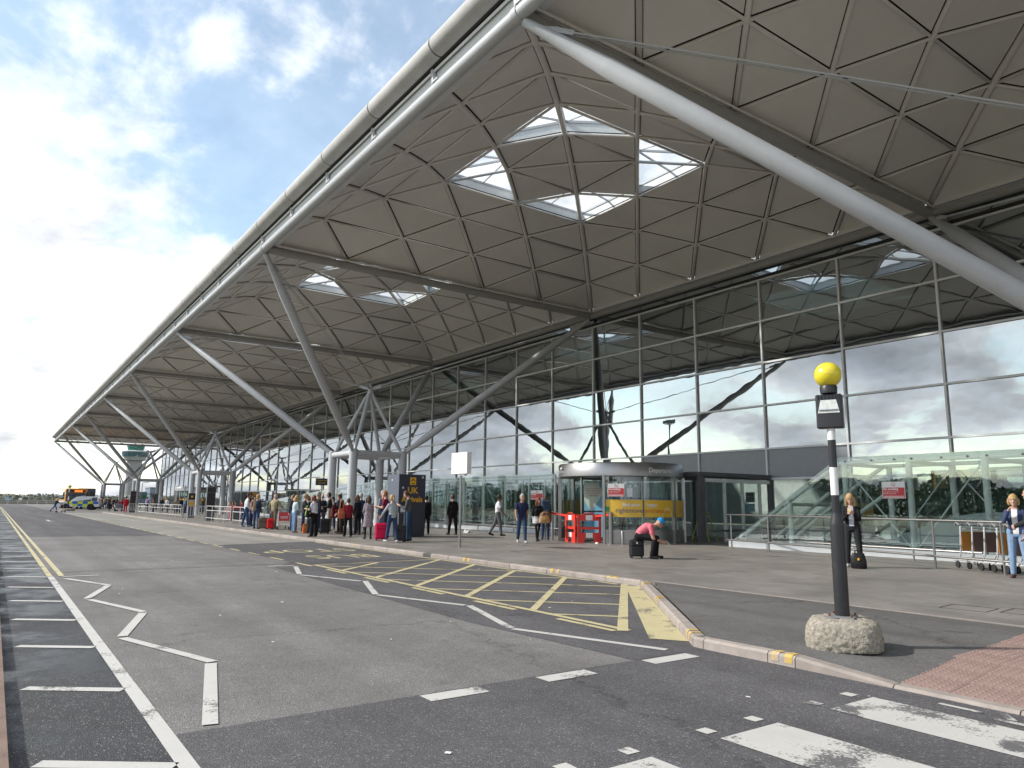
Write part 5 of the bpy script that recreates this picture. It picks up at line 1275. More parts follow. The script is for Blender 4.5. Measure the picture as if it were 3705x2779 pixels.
    if skirt:                                             # (hem height, hem half width)
        zs = pel; sh_, sw = skirt
        rs = [(waist.z if skirt and hem > 1.2 else zs+.05, W['waist'][0]*1.03*fat, W['waist'][1]*1.03*fat), (zs, W['hip'][0]*1.10, W['hip'][1]*1.08), ((zs+sh_)/2, sw*.80, sw*.95), (sh_, sw*.88, sw*1.05), (sh_+.012, sw*.80, sw*.97)]
        sk = MB(); sk.lathe([(1, r_[0]) for r_ in rs], (0,0,0), 16)
        for j, r_ in enumerate(rs):
            for i in range(16):
                x, y, z = sk.v[j*16+i]; fl = 1+.05*math.cos(i*5) if j > 1 else 1; sk.v[j*16+i] = (x*r_[1]*fl, y*r_[2]*fl, z)
        o_ = len(mb.v); mb.v += sk.v; mb.f += [tuple(i+o_ for i in f) for f in sk.f]; mb.m += [0]*len(sk.f)
    me0 = mb.mesh('person_raw'); tmp = bpy.data.objects.new('tmp', me0); col.objects.link(tmp)
    rm = tmp.modifiers.new('r', 'REMESH'); rm.mode = 'VOXEL'; rm.voxel_size = vox/s
    sm = tmp.modifiers.new('s', 'SMOOTH'); sm.factor = .5; sm.iterations = 3 if vox > .012 else 2
    dg = bpy.context.evaluated_depsgraph_get(); me = bpy.data.meshes.new_from_object(tmp.evaluated_get(dg)); bpy.data.objects.remove(tmp); bpy.data.meshes.remove(me0)
    # --- colour by nearest body region
    nf = len(me.polygons); ce = np.empty(nf*3); me.polygons.foreach_get('center', ce); ce = ce.reshape(-1,3)
    tags = ['skin','top','bottom','shoes','legs','skirt','sole','inner']; best = np.full(nf, 9.0); idx = np.zeros(nf, int)
    def upd(dist, tg, mask=None):
        if mask is not None: dist = np.where(mask, dist, 9)
        k_ = dist < best; best[k_] = dist[k_]; idx[k_] = tags.index(tg)
    for a, b_, ra, rb, tg in prim:
        A = np.array(a); B = np.array(b_); d = B-A; l2 = max(d@d, 1e-9); tt = np.clip(((ce-A)@d)/l2, 0, 1); upd(np.linalg.norm(ce-(A+tt[:,None]*d), axis=1)-(ra+(rb-ra)*tt), tg)
    ql = np.array(q); lc = (ce-np.array(hc))@ql
    upd((np.sqrt((lc[:,0]/.098)**2+(lc[:,1]/.077)**2+(lc[:,2]/.122)**2)-1)*.08, 'skin'); upd((np.sqrt(((lc[:,0]-.026)/.062)**2+(lc[:,1]/.056)**2+((lc[:,2]+.062)/.062)**2)-1)*.05, 'skin')
    hem_t = (hem*1.0-pel)/.14 if hem < pel+.3 else 1.0
    for j in range(len(rings)-2):
        p, f, dp, wd = rings[j]; p2, f2, dp2, wd2 = rings[j+1]; A = np.array(p); B = np.array(p2); d = B-A; l2 = d@d; tr_ = ((ce-A)@d)/l2; tt = np.clip(tr_, 0, 1); exs = np.abs(tr_-tt)*np.sqrt(l2)
        w_ = ce-(A+tt[:,None]*d); ff = np.array(f); x = w_@ff; y = w_[:,1]; dd = dp+(dp2-dp)*tt; ww = wd+(wd2-wd)*tt
        r_ = (np.sqrt((x/dd)**2+(y/ww)**2)-1)*np.minimum(dd, ww); r_ = np.where(exs > 1e-6, np.hypot(np.maximum(r_, 0), exs)+np.minimum(r_, 0)*.15, r_)
        ax0 = np.array(ax[0]); al = (ce-np.array(P0))@ax0; topm = al > (hem-.95)
        upd(r_-.004, 'top', topm); upd(r_-.002, 'bottom', ~topm)
        if inner is not None: 
            im = topm & (x > dd*.6) & (np.abs(y) < .055); upd(r_-.008, 'inner', im)
    if fem:
        for sd in (-1,1):
            c_ = np.array(chest-ax[1]*.03+fr(ax[1])*.085+V3(0,sd*.066,0)); dd = np.linalg.norm(ce-c_, axis=1)-.062
            im = (np.abs(ce[:,1]) < .05); upd(dd, 'top', ~im if inner is not None else None)
            if inner is not None: upd(dd-.005, 'inner', im)
    if skirt:
        z0, z1 = skirt[0]-.01, pel+.06; m_ = (ce[:,2] > z0) & (ce[:,2] < z1); 
        sc_ = np.array([1/(skirt[1]*.9), 1/skirt[1]]); rr = np.sqrt((ce[:,0]*sc_[0])**2+(ce[:,1]*sc_[1])**2)
        upd(np.where(rr > .35, -.01, 9), 'skirt', m_ & (np.abs(ce[:,1]) < skirt[1]*1.3) & (best > -.03))
    # trousers hem over shoes
    tm_ = top_mat or cloth(top); bm_ = cloth(bottom); mats = [SKIN[skin], tm_, bm_, cloth(shoes, .5), cloth(legs or bottom), (tm_ if hem > 1.2 or (skirt and skirt[0] < .62 and not legs == 'x') and top_mat else bm_), cloth(sole or (.7,.7,.68)), cloth(inner or (.7,.7,.7)) if not isinstance(inner, bpy.types.Material) else inner]
    me.materials.clear()
    for m in mats: me.materials.append(m)
    me.polygons.foreach_set('material_index', idx.tolist()); me.polygons.foreach_set('use_smooth', [True]*nf); me.update()
    body = link('body', me, t); body.scale = (s,s,s)
    # --- hair, eyes
    def hp(v): return tuple(hc+q @ Vector(v))
    hb = MB()
    def cap(rx, ry, rz, keep, cz=.012, cx=-.008):
        g = MB(); g.ball((cx,0,cz), (rx,ry,rz), 20, 14)
        fs_ = []
        for f in g.f:
            c = sum((Vector(g.v[i]) for i in f), Vector())/len(f)
            if keep(c): fs_.append(f)
        o = len(hb.v); hb.v += [hp(v) for v in g.v]; hb.f += [tuple(i+o for i in f) for f in fs_]; hb.m += [0]*len(fs_)
    def add_tube(pts, rad, seg=10): hb.tube([hp(p) for p in pts], rad, seg)
    hmat = HAIR.get(hair)
    if style in ('short','bald'):
        if style == 'short': cap(.108,.088,.124, lambda c: c.z > .055 or (c.x < .035 and c.z > -.055) or (c.x < -.03 and c.z > -.085))
        else: cap(.105,.085,.118, lambda c: (c.x < .02 and -.06 < c.z < .05) )
    elif style == 'cap':
        cap(.112,.092,.122, lambda c: c.z > .025)
        br = MB(); br.add([hp((.08+.10*math.cos(a)*1.0, .085*math.sin(a), .035-.03*math.cos(a))) for a in [R(x) for x in range(-90,91,15)]]+[hp((.08+.10*math.cos(a)*1.0, .085*math.sin(a), .027-.03*math.cos(a))) for a in [R(x) for x in range(-90,91,15)]], [tuple(range(13)), tuple(range(25,12,-1))]+[(i,i+13,i+14,i+1) for i in range(12)])
        o = br.build('cap_peak', cloth((.32,.03,.03)), t, True); o.scale = (s,s,s); hmat = cloth((.03,.25,.55))
    elif style == 'hat':
        cap(.112,.092,.135, lambda c: c.z > .03); hb.add([hp((.16*math.cos(R(a)), .15*math.sin(R(a)), .035)) for a in range(0,360,20)]+[hp((.16*math.cos(R(a)), .15*math.sin(R(a)), .045)) for a in range(0,360,20)], [tuple(range(17,-1,-1)), tuple(range(18,36))]+[(i,(i+1) % 18,(i+1) % 18+18,i+18) for i in range(18)]); hmat = cloth((.40,.30,.17))
        cap(.112,.094,.13, lambda c: c.x < .0 and c.z <= .03)
    else:
        cap(.112,.094,.130, lambda c: c.z > .050 or c.x < .040 and c.z > -.09)
        if style == 'long':
            add_tube([(-.045,0,.03), (-.062,0,-.06), (-.060,0,-.15), (-.045,0,-.235)], [.075,.085,.085,.04], 12)
            for sd in (-1,1): add_tube([(.0,sd*.074,.03), (.012,sd*.088,-.06), (.018,sd*.088,-.15), (.02,sd*.075,-.215)], [.035,.034,.034,.012], 8)
        elif style == 'bob':
            add_tube([(-.035,0,.02), (-.045,0,-.05), (-.040,0,-.105)], [.078,.088,.075], 12)
            for sd in (-1,1): add_tube([(.0,sd*.074,.03), (.015,sd*.084,-.04), (.012,sd*.080,-.10)], [.035,.034,.022], 8)
        elif style == 'pony':
            add_tube([(-.10,0,.03), (-.135,0,-.01), (-.13,0,-.08), (-.115,0,-.15)], [.022,.034,.030,.010], 8)
    o = hb.build('hair' if style not in ('cap','hat') else 'headwear', hmat, t, True); o.scale = (s,s,s)
    if near:
        ey = MB()
        for sd in (-1,1): ey.ball(hp((.088,sd*.031,.016)), .0095, 8, 6); ey.tube([hp((.090,sd*.016,.038)), hp((.092,sd*.032,.042)), hp((.082,sd*.048,.036))], .0045, 6)
        o = ey.build('eyes', EYE, t, True); o.scale = (s,s,s)
    if glasses:
        g = MB(); 
        for sd in (-1,1): g.ball(hp((.094,sd*.034,.016)), (.012,.028,.018), 8, 6)
        g.tube([hp((.0,.082,.02)), hp((.09,.06,.02)), hp((.098,0,.02)), hp((.09,-.06,.02)), hp((.0,-.082,.02))], .005, 6); o = g.build('sunglasses', EYE, t, True); o.scale = (s,s,s)
    t.update_tag()
    rz = Matrix.Rotation(R(yaw), 3, 'Z')
    def wpos(p): p = rz @ (Vector(p)*s); return (loc[0]+p.x, loc[1]+p.y, base_z+p.z)
    return {k: wpos(v) for k, v in hands.items()}, wpos(chest), wpos(neck), t

DENIM, LDENIM, BLACK, NAVY, BEIGE, KHAKI = (.035,.06,.13), (.20,.30,.45), (.014,.014,.016), (.022,.030,.065), (.33,.26,.17), (.36,.32,.20)
WALK = dict(L=(17,6,1), Rr=(-12,14,1)); STAND = dict(L=(2,2,2), Rr=(-2,1,2)); STAND2 = dict(L=(6,8,3), Rr=(-3,0,3))
PHONE_ARM = (18,6,112,28)
# ---- near forecourt
hs, ch, nk, pw = person('woman in black leather jacket looking at phone behind the beacon', (2.05,8.12), -62, 1.70, True, (.018,.017,.018), (.025,.025,.028), (.62,.62,.60), 'fair', 'blonde', 'long', hem=.96, aL=PHONE_ARM, aR=PHONE_ARM, head=(24,-4), lean=(1,2,6), L=(3,1,5), Rr=(-1,1,4), vox=.009, inner=cloth((.62,.64,.66), pat='stripe', c2=(.10,.14,.26)))
ph = MB(); ph.box((0,0,0), (.075,.012,.14)); o = tag(ph.build('mobile_phone', solid('phone gold', (.55,.42,.25), .3)), 'mobile phone held by the woman in leather jacket', 'phone'); o.location = (hs[-1][0]+.03, hs[-1][1]-.07, hs[-1][2]+.04); o.rotation_euler = (R(-50),0,R(28))
hs, ch, nk, _ = person('woman in blue jacket and ripped jeans with hand at mouth', (5.17,8.70), -78, 1.66, True, (.045,.065,.14), LDENIM, (.12,.065,.045), 'fair', 'blonde', 'bob', hem=.92, aR=(42,8,124,24), aL=(6,10,20,10), head=(8,4), L=(4,2,4), Rr=(-2,0,4), vox=.009, inner=(.72,.70,.70))
person('man in dark jacket and jeans at the right picture edge', (5.80,7.90), 175, 1.78, False, (.030,.030,.034), (.05,.09,.19), (.6,.6,.62), 'fair', 'brown', 'short', hem=.86, aL=(10,8,60,20), aR=(8,16,30,10), vox=.010, sole=(.7,.7,.7), **STAND2)
# the man sitting on his case
hs, ch, nk, _ = person('man in pink t-shirt and blue cap sitting bent over on a suitcase', (-2.30,5.62), 38, 1.80, False, (.66,.17,.22), (.012,.012,.013), (.014,.014,.015), 'tan', 'brown', 'cap', 'short', hem=.955, lean=(24,32,24), head=(6,0), aL=(4,3,66,18), aR=(12,4,54,22), seat=.455, vox=.009, sole=(.70,.70,.68))
ph = MB(); ph.box((0,0,0), (.07,.012,.13)); o = tag(ph.build('mobile_phone', K['lgrey']), 'mobile phone held by the sitting man in pink', 'phone'); o.location = (hs[-1][0]+.05, hs[-1][1]+.04, hs[-1][2]+.02); o.rotation_euler = (R(-40),0,R(120))
person('man in navy polo shirt and jeans walking towards us', (-9.5,7.12), -28, 1.72, False, (.022,.028,.07), (.035,.065,.13), (.45,.45,.45), 'tan', 'grey', 'short', 'short', hem=.90, aL=(-16,10,14,4), aR=(14,14,10,4), head=(0,18), vox=.010, sole=(.72,.72,.70), **WALK)
hs2, _, _, _ = person('smiling woman with red hair, black top and grey skirt walking', (-10.2,8.35), -22, 1.62, True, BLACK, (.50,.50,.52), BLACK, 'fair', 'red', 'long', hem=.96, skirt=(.70,.205), legs=(.014,.013,.014), aL=(24,10,70,10), aR=(-12,12,16,4), head=(2,20), L=(-16,14,1), Rr=(20,5,1), vox=.010)
person('person with blue backpack hidden behind the walking couple', (-10.95,9.3), 150, 1.66, False, NAVY, DENIM, BLACK, 'fair', 'brown', 'short', vox=.02, **STAND)
person('man in white short sleeved shirt and grey trousers walking right', (-14.5,9.5), 62, 1.76, False, (.70,.70,.74), (.12,.12,.13), BLACK, 'brown', 'black', 'short', 'short', hem=.98, aL=(-10,8,20,4), aR=(16,8,24,6), L=(-14,16,1), Rr=(13,6,1), vox=.012)
hs3, _, _, _ = person('stout man in black suit seen from behind by the flag sign pole', (-16.2,8.3), 178, 1.74, False, (.014,.013,.014), (.016,.015,.016), BLACK, 'fair', 'brown', 'short', hem=.80, fat=1.18, aL=(0,14,10,0), aR=(0,12,14,0), vox=.013, L=(3,0,7), Rr=(-2,0,6))
# ---- bus queue
G = 'people queueing at the bus stop'
def q(label, loc, yaw, h, **k): return person(label, loc, yaw, h, group=G, vox=k.pop('vox', .017), **k)
q('man in grey blazer and jeans reading his phone by the totem', (-12.1,4.05), 232, 1.80, top=(.085,.085,.09), bottom=(.03,.065,.12), hem=.80, hair='brown', head=(26,0), aL=(14,6,100,25), aR=(20,6,96,25), **STAND, )
q('woman in light grey sweater and jeans with tied back hair', (-11.6,3.15), 186, 1.62, fem=True, top=(.40,.43,.45), bottom=(.03,.055,.12), shoes=(.55,.55,.53), hair='blonde', style='pony', hem=.90, aL=(24,26,30,5), aR=(0,14,16,0), L=(14,4,2), Rr=(-10,6,2))
q('man in maroon t-shirt with reddish hair among the queue', (-14.7,4.4), 228, 1.80, top=(.20,.02,.045), bottom=(.03,.035,.05), hair='ginger', sleeves='short', aL=(14,8,90,20), aR=(14,8,80,20), **STAND)
q('woman in navy with long ginger hair behind the maroon t-shirt', (-15.4,4.7), 175, 1.68, fem=True, top=NAVY, hair='ginger', style='long', **STAND)
q('tall grey haired man at the back of the queue near the totem', (-16.2,5.0), 200, 1.84, top=(.20,.22,.27), hair='grey', **STAND)
q('woman in black and white patterned dress with dark hair', (-14.0,3.35), 168, 1.60, fem=True, top=(.03,.02,.04), top_mat=cloth((.035,.022,.045), pat='dots', c2=(.40,.33,.36)), bottom=(.03,.02,.04), shoes=BLACK, legs=(.014,.013,.014), hair='brown', style='long', skirt=(.48,.20), hem=.90, sleeves='long', aL=(4,12,40,20), aR=(4,12,40,20), **STAND)
q('man in blue jacket and jeans with greying hair', (-18.3,4.95), 205, 1.74, top=(.035,.085,.20), bottom=(.03,.06,.14), shoes=(.16,.07,.04), hair='grey', hem=.86, aL=(-8,8,40,10), aR=(4,8,20,0), L=(10,4,2), Rr=(-8,4,2))
q('short woman in red cardigan with sack bag on her shoulder', (-16.0,3.4), 176, 1.50, fem=True, top=(.24,.015,.03), bottom=(.013,.013,.014), wide=1.15, hair='brown', hem=.84, aL=(10,12,70,20), aR=(8,12,60,20), L=(8,2,2), Rr=(-8,2,2))
q('man in black jacket and brown trousers looking down', (-18.3,4.05), 246, 1.70, top=(.016,.016,.017), bottom=(.060,.042,.038), shoes=(.25,.17,.10), hair='brown', hem=.84, head=(24,0), aL=(4,8,30,10), aR=(4,8,40,10), **STAND)
q('man in sunglasses and dark jacket with beige trousers', (-21.3,4.7), 250, 1.78, top=(.045,.043,.047), bottom=BEIGE, hair='brown', glasses=True, hem=.88, aL=(14,8,70,15), aR=(10,8,60,15), **STAND)
q('woman in white blouse and wide black trousers with red hair', (-16.5,2.2), 212, 1.60, fem=True, top=(.62,.64,.70), bottom=(.013,.013,.015), wide=1.25, hair='red', style='bob', sleeves='short', hem=.99, fat=1.08, aL=(20,8,80,20), aR=(16,8,85,15), **STAND)
q('woman with sunglasses, straw hat and dark top in the queue', (-21.4,3.5), 75, 1.70, fem=True, top=(.05,.05,.055), hair='brown', style='hat', glasses=True, aL=(20,8,90,20), aR=(16,8,80,20), **STAND)
q('man in black shirt turned away behind the white blouse', (-20.6,3.8), 100, 1.80, top=(.03,.03,.035), hair='grey', **STAND)
q('blonde woman in pale blue top and faded jeans', (-20.4,2.75), 100, 1.62, fem=True, top=(.48,.56,.60), bottom=LDENIM, shoes=(.30,.12,.12), hair='blonde', style='long', hem=.94, aL=(10,10,60,15), aR=(8,8,60,15), **STAND)
q('old man in khaki jacket holding the trolley handle', (-24.9,3.25), 125, 1.72, top=KHAKI, bottom=(.20,.16,.11), shoes=(.50,.40,.30), hair='white', style='bald', hem=.82, aL=(-18,26,70,30), aR=(38,14,14,0), fat=1.06, **STAND2)
q('woman in navy jacket and jeans with short blonde hair', (-25.4,2.55), 135, 1.68, fem=True, top=(.035,.045,.075), bottom=(.04,.075,.17), hair='blonde', style='bob', hem=.88, aL=(10,10,40,15), aR=(4,10,30,10), L=(6,2,4), Rr=(-4,0,5))
q('man in white shirt and jeans at the left of the queue', (-28.1,2.8), 85, 1.76, top=(.66,.68,.74), bottom=(.035,.065,.15), shoes=(.30,.35,.45), hair='brown', hem=.92, aL=(6,8,40,10), aR=(-6,8,50,10), L=(-8,4,2), Rr=(8,4,2))
q('woman in black with fair hair facing the khaki jacket', (-24.9,4.2), 300, 1.66, fem=True, top=(.02,.02,.025), hair='blonde', style='bob', **STAND)
q('dark jacketed woman with brown hair behind the trolley', (-24.3,4.8), 250, 1.62, fem=True, top=(.03,.032,.03), hair='ginger', style='bob', **STAND)
q('bald man in black jacket in the middle of the queue', (-23.9,5.3), 150, 1.72, top=(.02,.02,.022), hair='grey', style='bald', **STAND)
q('dark haired woman in black reading with head bowed', (-23.2,5.6), 330, 1.62, fem=True, top=(.02,.02,.02), hair='black', style='bob', inner=(.7,.7,.7), head=(22,0), aL=PHONE_ARM, aR=PHONE_ARM, **STAND)
q('person in black standing behind the right edge of the totem', (-16.7,7.25), 160, 1.68, top=BLACK, bottom=BLACK, hair='black', **STAND)
q('woman with brown ponytail behind the man in white shirt', (-29.3,3.4), 60, 1.62, fem=True, top=(.35,.18,.14), hair='brown', style='pony', **STAND)
q('person in dark clothes half hidden behind the blue jacket and dress', (-17.3,5.7), 190, 1.72, top=(.03,.03,.035), hair='black', **STAND)
q('man in charcoal coat between the sunglasses man and white blouse', (-19.5,4.5), 215, 1.76, top=(.04,.04,.045), bottom=BLACK, hair='grey', **STAND)
q('woman in dark red coat behind the straw hat', (-22.4,4.5), 20, 1.64, fem=True, top=(.13,.02,.03), hair='brown', style='bob', **STAND)
q('man in black coat just left of the trolley', (-26.5,3.7), 20, 1.74, top=(.02,.02,.024), hair='black', **STAND)
q('man in dark grey top between the trolley and faded jeans', (-22.7,3.5), 190, 1.70, top=(.06,.06,.065), bottom=DENIM, hair='brown', **STAND)
q('woman in black with brown hair behind the red cardigan', (-17.4,4.4), 200, 1.64, fem=True, top=BLACK, bottom=BLACK, hair='brown', style='long', **STAND)
# ---- beyond the guard rails
G2 = 'people beyond the guard rails'
def f_(label, loc, yaw, h=1.7, **k): return person(label, loc, yaw, h, group=G2, vox=k.pop('vox', .028), **k)
for i, (lab, c, hr) in enumerate((('left of three dark heads behind the litter bin', (.10,.02,.02), 'black'), ('middle of three dark heads behind the litter bin', (.12,.05,.03), 'black'), ('right of three dark heads behind the litter bin', (.03,.03,.04), 'black'))):
    f_('person sitting, '+lab, (-47.6+.75*i,7.0), 330, 1.68, top=c, hair=hr, seat=.45, lean=(6,8,6), skin='tan')
f_('person in dark red bending near the queue end', (-44.6,7.1), 300, 1.45, top=(.15,.03,.03), hair='black', lean=(10,8,6), **STAND)
f_('walker in red and white tracksuit with striped trousers', (-71.3,2.85), 172, 1.68, top=(.42,.02,.03), bottom=(.38,.02,.03), shoes=(.5,.1,.1), hair='black', aL=(10,12,14,0), aR=(-8,12,14,0), inner=(.55,.6,.7), L=(12,6,1), Rr=(-10,10,1))
f_('man in dark coat striding past the pushchair', (-82.5,3.05), 60, 1.66, top=(.03,.03,.033), bottom=(.02,.02,.022), hair='black', hem=.72, L=(-26,14,1), Rr=(24,4,1), aL=(30,8,20,0))
f_('woman in lilac striped top behind the guard rail', (-76.5,5.6), 150, 1.68, fem=True, top=(.36,.26,.42), hair='brown', **STAND)
f_('woman in brown top beside the lilac top', (-75.0,6.0), 300, 1.6, fem=True, top=(.16,.09,.08), hair='brown', style='long', **STAND)
f_('man in dark jacket between the lilac and white tops', (-75.5,6.9), 330, 1.66, top=(.03,.035,.045), hair='grey', **STAND)
f_('person in white shirt with straw hat behind the guard rail', (-73.0,7.0), 320, 1.62, top=(.60,.62,.66), hair='blonde', style='hat', **STAND)
f_('man in beige jacket behind the guard rail', (-71.5,7.6), 330, 1.7, top=(.26,.22,.17), hair='grey', **STAND)
f_('person in black just right of the beige jacket', (-70.2,7.8), 150, 1.66, top=BLACK, hair='black', **STAND)
f_('woman in bright blue jacket near the far revolving door', (-72.0,8.6), 60, 1.62, fem=True, top=(.03,.22,.42), hair='blonde', style='bob', **STAND)
f_('person in pale blue next to the bright blue jacket', (-72.8,9.2), 200, 1.62, top=(.22,.38,.48), hair='brown', **STAND)
f_('man in dark clothes standing by the far yellow band', (-68.0,9.4), 100, 1.68, top=(.03,.03,.04), hair='brown', **STAND)
f_('man in pale khaki top with bag beyond the pushchair', (-104,4.6), 170, 1.72, top=(.30,.27,.20), hair='brown', vox=.04, **STAND)
f_('person in brown jacket beside the pale khaki top', (-106,5.3), 170, 1.7, top=(.12,.07,.05), hair='black', vox=.04, **STAND)
for i, (lab, c) in enumerate((('leftmost of the far group by the police car', (.05,.05,.06)), ('second of the far group by the police car', (.09,.09,.10)), ('third of the far group by the police car', (.22,.14,.13)), ('fourth of the far group by the police car', (.03,.03,.04)))):
    f_('person in dark coat, '+lab, (-111+.4*i,3.3+.75*i), 200-40*i, 1.72, top=c, hair='black', vox=.04, **STAND)
for i, (lab, c) in enumerate((('leftmost of the three between the far columns', (.10,.10,.09)), ('middle of the three between the far columns', (.06,.07,.10)), ('rightmost of the three between the far columns', (.03,.03,.03)))):
    f_('distant person, '+lab, (-112+1.2*i,7.0+.75*i), 160+30*i, 1.7, top=c, hair='black', vox=.04, **STAND)
hs4, _, _, _ = person('man in navy jumper and jeans pushing a trolley over the road', (-81.7,-2.55), 75, 1.62, False, (.035,.04,.06), (.035,.08,.22), BLACK, 'fair', 'grey', 'short', lean=(12,8,4), aL=(44,4,24,0), aR=(44,4,24,0), L=(-26,16,1), Rr=(20,6,1), vox=.03, base_z=0)
# ------------------------------------------------------------------ luggage and bags
def suitcase(label, loc, rz, w, d, h, c, handle=0.0, badge=False, name='suitcase'):
    t = thing(name, label, 'suitcase', (loc[0],loc[1],loc[2] if len(loc) > 2 else PZ), R(rz), 'suitcases on the pavement'); m = cloth(c, .7); dk_ = K['blk']
    mb = MB(); mb.rbox((0,0,h/2+.03), (d,w,h-.03), min(.05,d*.25), 4); mb.build('shell', m, t, True)
    mb = MB(); mb.rbox((d/2+.012,0,h*.36+.02), (.045,w*.84,h*.50), .02, 3); mb.build('lower_pocket', m, t, True)
    mb = MB(); mb.rbox((d/2+.010,0,h*.79+.02), (.040,w*.84,h*.24), .018, 3); mb.build('upper_pocket', m, t, True)
    for s in (-1,1):
        mb = MB(); mb.tube([(-d*.3,s*w*.38-.018,.03), (-d*.3,s*w*.38+.018,.03)], .03, 10); mb.build('wheel', K['tyre'], t); mb = MB(); mb.box((d*.3,s*w*.34,.018), (.05,.05,.036)); mb.build('foot', dk_, t)
    mb = MB(); mb.tube([(0,-.09,h), (0,-.09,h+.025), (0,.09,h+.025), (0,.09,h)], .011, 6); mb.build('carry_handle', dk_, t, True)
    zz = MB(); zz.tube([(d*.22,-w/2-.003,.06), (d*.22,-w/2-.003,h-.03), (d*.22,0,h+.004), (d*.22,w/2+.003,h-.03), (d*.22,w/2+.003,.06)], .006, 6); zz.build('zip', dk_, t)
    if handle > 0:
        mb = MB()
        for s in (-1,1): mb.tube([(-d*.38,s*.10,h*.9), (-d*.38,s*.10,h+handle)], .009, 6)
        mb.build('pull_rods', K['lgrey'], t, True); mb = MB(); mb.tube([(-d*.38,-.12,h+handle), (-d*.38,.12,h+handle)], .016, 8); mb.build('pull_grip', dk_, t, True)
    if badge: mb = MB(); mb.box((d/2+.034,.0,h*.82+.02), (.004,.035,.045)); mb.build('badge', K['white'], t)
    return t
suitcase('black suitcase the man in pink sits on', (-2.36,5.58), -38, .36, .26, .45, (.030,.030,.033), badge=True)
suitcase('bright pink red suitcase standing at the kerb end of the queue', (-12.9,3.35), -25, .40, .26, .60, (.60,.012,.07), .0)
suitcase('dark grey suitcase with raised handle beside the grey sweater', (-11.75,3.55), -35, .38, .28, .56, (.045,.042,.050), .45)
suitcase('tall dark suitcase behind the faded jeans', (-19.2,3.1), -20, .42, .26, .62, (.035,.036,.042), .35)
suitcase('black suitcase beside the sunglasses man', (-18.6,3.45), -20, .40, .26, .62, (.022,.022,.025), .0)
suitcase('brown grey holdall case on wheels by the navy jacket', (-24.9,2.75), -20, .46, .26, .52, (.13,.11,.085), .0)
suitcase('bright red small case by the khaki jacket', (-24.4,2.95), -20, .30, .22, .50, (.62,.015,.02), .0)
suitcase('black case at the feet of the far pale khaki man', (-103.2,5.2), -10, .5, .3, .7, (.02,.02,.022), .0)
suitcase('dark bulky case in the far group by the police car', (-110.2,4.5), -10, .7, .4, .8, (.03,.03,.035), .0)
def handbag(label, loc, rz, w, d, h, c, strap=.2, name='handbag', mat=None, grp=None):
    t = thing(name, label, 'bag', loc, R(rz), grp); m = mat or cloth(c, .5)
    mb = MB(); n = 14; vs = []; lev = [(0,.80,.9), (.08,1.0,1.0), (.5,.97,.85), (.85,.80,.42), (1.0,.74,.18)]
    for z, a, b_ in lev:
        for i in range(n):
            t_ = 2*math.pi*i/n; c_, s_ = math.cos(t_), math.sin(t_); e = (abs(c_)**3+abs(s_)**3)**(-1/3); vs.append((d/2*b_*c_*e, w/2*a*s_*e, z*h))
    mb.add(vs, [tuple(range(n-1,-1,-1)), tuple(range(4*n,5*n))]+[(j*n+i,j*n+(i+1) % n,(j+1)*n+(i+1) % n,(j+1)*n+i) for j in range(4) for i in range(n)]); mb.build('bag_body', m, t, True)
    if strap > 0:
        for s in (-1,1): mb = MB(); mb.tube([(s*d*.08,-w*.25,h*.92), (s*d*.1,-w*.17,h+strap*.85), (s*d*.1,0,h+strap), (s*d*.1,w*.17,h+strap*.85), (s*d*.08,w*.25,h*.92)], .008, 6); mb.build('strap', m, t, True)
    mb = MB(); mb.box((d*.46,0,h*.62), (.02,.04,.05)); mb.build('clasp', K['gold'], t); return t
handbag('black leather bag on the ground by the woman with phone', (2.30,7.86,PZ), -60, .34,.22,.34, (.016,.015,.016), .05)
handbag('tan leather handbag carried by the red haired woman', (hs2[1][0]+.05,hs2[1][1]-.02,hs2[1][2]-.36), -25, .40,.18,.27, (.46,.28,.14), .12)
jk = MB(); jk.ball((0,0,0), (.13,.24,.16), 12, 8); jk.ball((-.03,.1,-.12), (.10,.14,.18), 10, 8); o = tag(jk.build('folded_jacket', cloth((.16,.09,.06)), None, True), 'brown jacket folded over the red haired woman\'s arm', 'jacket'); o.location = (hs2[1][0]-.03, hs2[1][1]+.10, hs2[1][2]-.10); o.rotation_euler.z = R(-20)
handbag('beige shoulder bag on the woman in navy jacket', (-25.15,2.35,.98), 45, .30,.14,.24, (.42,.33,.22), .42)
handbag('sack bag with orange base on the red cardigan woman', (-16.05,3.12,.80), 0, .30,.16,.40, (.50,.13,.07), .30)
handbag('lime green and black bag held by the white blouse', (-16.75,1.98,.88), 60, .30,.12,.26, (.30,.52,.08), .14)
handbag('black shoulder bag under the white blouse arm', (-16.4,1.93,.84), 30, .30,.14,.26, (.018,.018,.02), .2)
handbag('maroon jacket and bag on the arm of the black jacket man', (-18.6,3.85,.78), 20, .36,.2,.5, (.13,.02,.03), .1)
handbag('black rucksack hanging behind the black jacket man', (-18.75,4.3,.42), 20, .3,.2,.4, (.02,.02,.022), .1)
handbag('orange carrier bag on the ground by the tall dark suitcase', (-19.75,3.0,PZ), 0, .20,.14,.40, (.70,.16,.03), .0)
handbag('clear plastic bag in the stout man\'s left hand', (hs3[1][0],hs3[1][1],hs3[1][2]-.34), 0, .24,.2,.32, (.42,.43,.44), .05)
handbag('orange bag hanging behind the litter bin', (-46.2,6.4,.55), 0, .3,.2,.4, (.70,.14,.03), .1)
t = thing('backpack', 'blue backpack on the person behind the walking couple', 'backpack', (-10.78,9.16,1.0), R(-30))
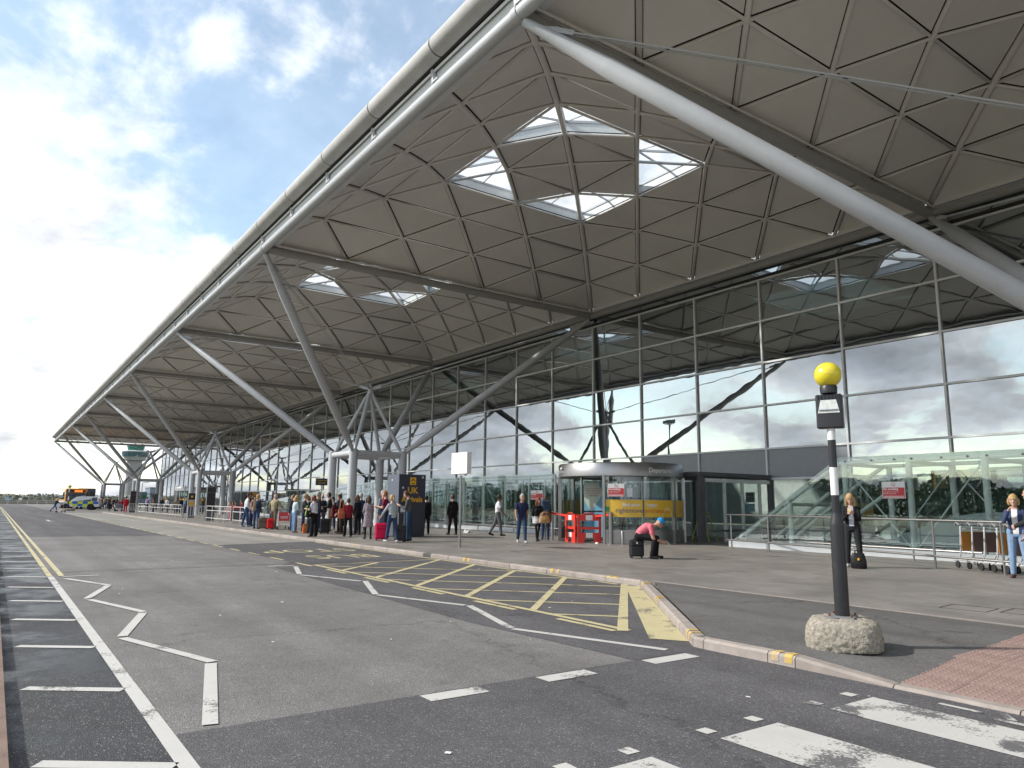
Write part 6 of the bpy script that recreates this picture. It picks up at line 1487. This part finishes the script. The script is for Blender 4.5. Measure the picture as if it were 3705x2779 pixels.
mb = MB(); mb.rbox((0,0,.22), (.26,.34,.56), .09, 4); mb.build('pack', cloth((.045,.075,.13)), t, True); mb = MB(); mb.rbox((.12,0,.10), (.12,.26,.24), .05, 4); mb.build('front_pocket', cloth((.035,.06,.10)), t, True); mb = MB(); mb.rbox((0,0,.54), (.28,.32,.14), .06, 4); mb.build('lid', cloth((.06,.09,.15)), t, True)
t = thing('backpack', 'black backpack on the sunglasses man', 'backpack', (-21.05,4.95,1.02), R(70)); mb = MB(); mb.rbox((0,0,.2), (.18,.30,.44), .07, 4); mb.build('pack', cloth((.02,.02,.024)), t, True); mb = MB(); mb.rbox((.09,0,.12), (.08,.22,.2), .03, 3); mb.build('front_pocket', cloth((.03,.03,.034)), t, True)
# crumpled clear plastic by the low rail
rg = random.Random(4); mb = MB(); n = 9; vs = [(.26*math.cos(6.283*i/n)*rg.uniform(.7,1.15), .18*math.sin(6.283*i/n)*rg.uniform(.7,1.15), .0) for i in range(n)]+[(.16*math.cos(6.283*i/n)*rg.uniform(.6,1.2), .11*math.sin(6.283*i/n)*rg.uniform(.6,1.2), rg.uniform(.07,.16)) for i in range(n)]+[(0,0,.10)]
mb.add(vs, [(i,(i+1) % n,(i+1) % n+n,i+n) for i in range(n)]+[(n+i,n+(i+1) % n,2*n) for i in range(n)])
o = tag(mb.build('plastic_wrapping', pmat('crumpled plastic', (.55,.57,.57), .25, var=.2, vscale=12)), 'crumpled clear plastic wrapping lying by the low rail', 'litter'); o.location = (-17.6,9.9,PZ)
# pushchair in the far crowd
t = thing('pushchair', 'grey and red loaded pushchair pushed by the striding man', 'pushchair', (-82.0,3.7,PZ), R(60))
mb = MB(); mb.rbox((0,0,.62), (.7,.55,.5), .1, 4); mb.build('seat', cloth((.16,.17,.18)), t, True); mb = MB(); mb.rbox((.05,0,1.0), (.5,.5,.3), .1, 4); mb.build('hood', cloth((.22,.05,.06)), t, True); mb = MB(); mb.box((0,0,.25), (.6,.5,.2)); mb.build('basket', cloth((.55,.45,.45)), t)
for x in (-.35,.35):
    for y in (-.25,.25): mb = MB(); mb.tube([(x,y-.02,.12), (x,y+.02,.12)], .12, 12); mb.build('wheel', K['tyre'], t)
mb = MB(); mb.tube([(-.3,-.25,.5), (-.6,-.25,1.0), (-.6,.25,1.0), (-.3,.25,.5)], .018, 6); mb.build('handle', K['grey'], t, True)
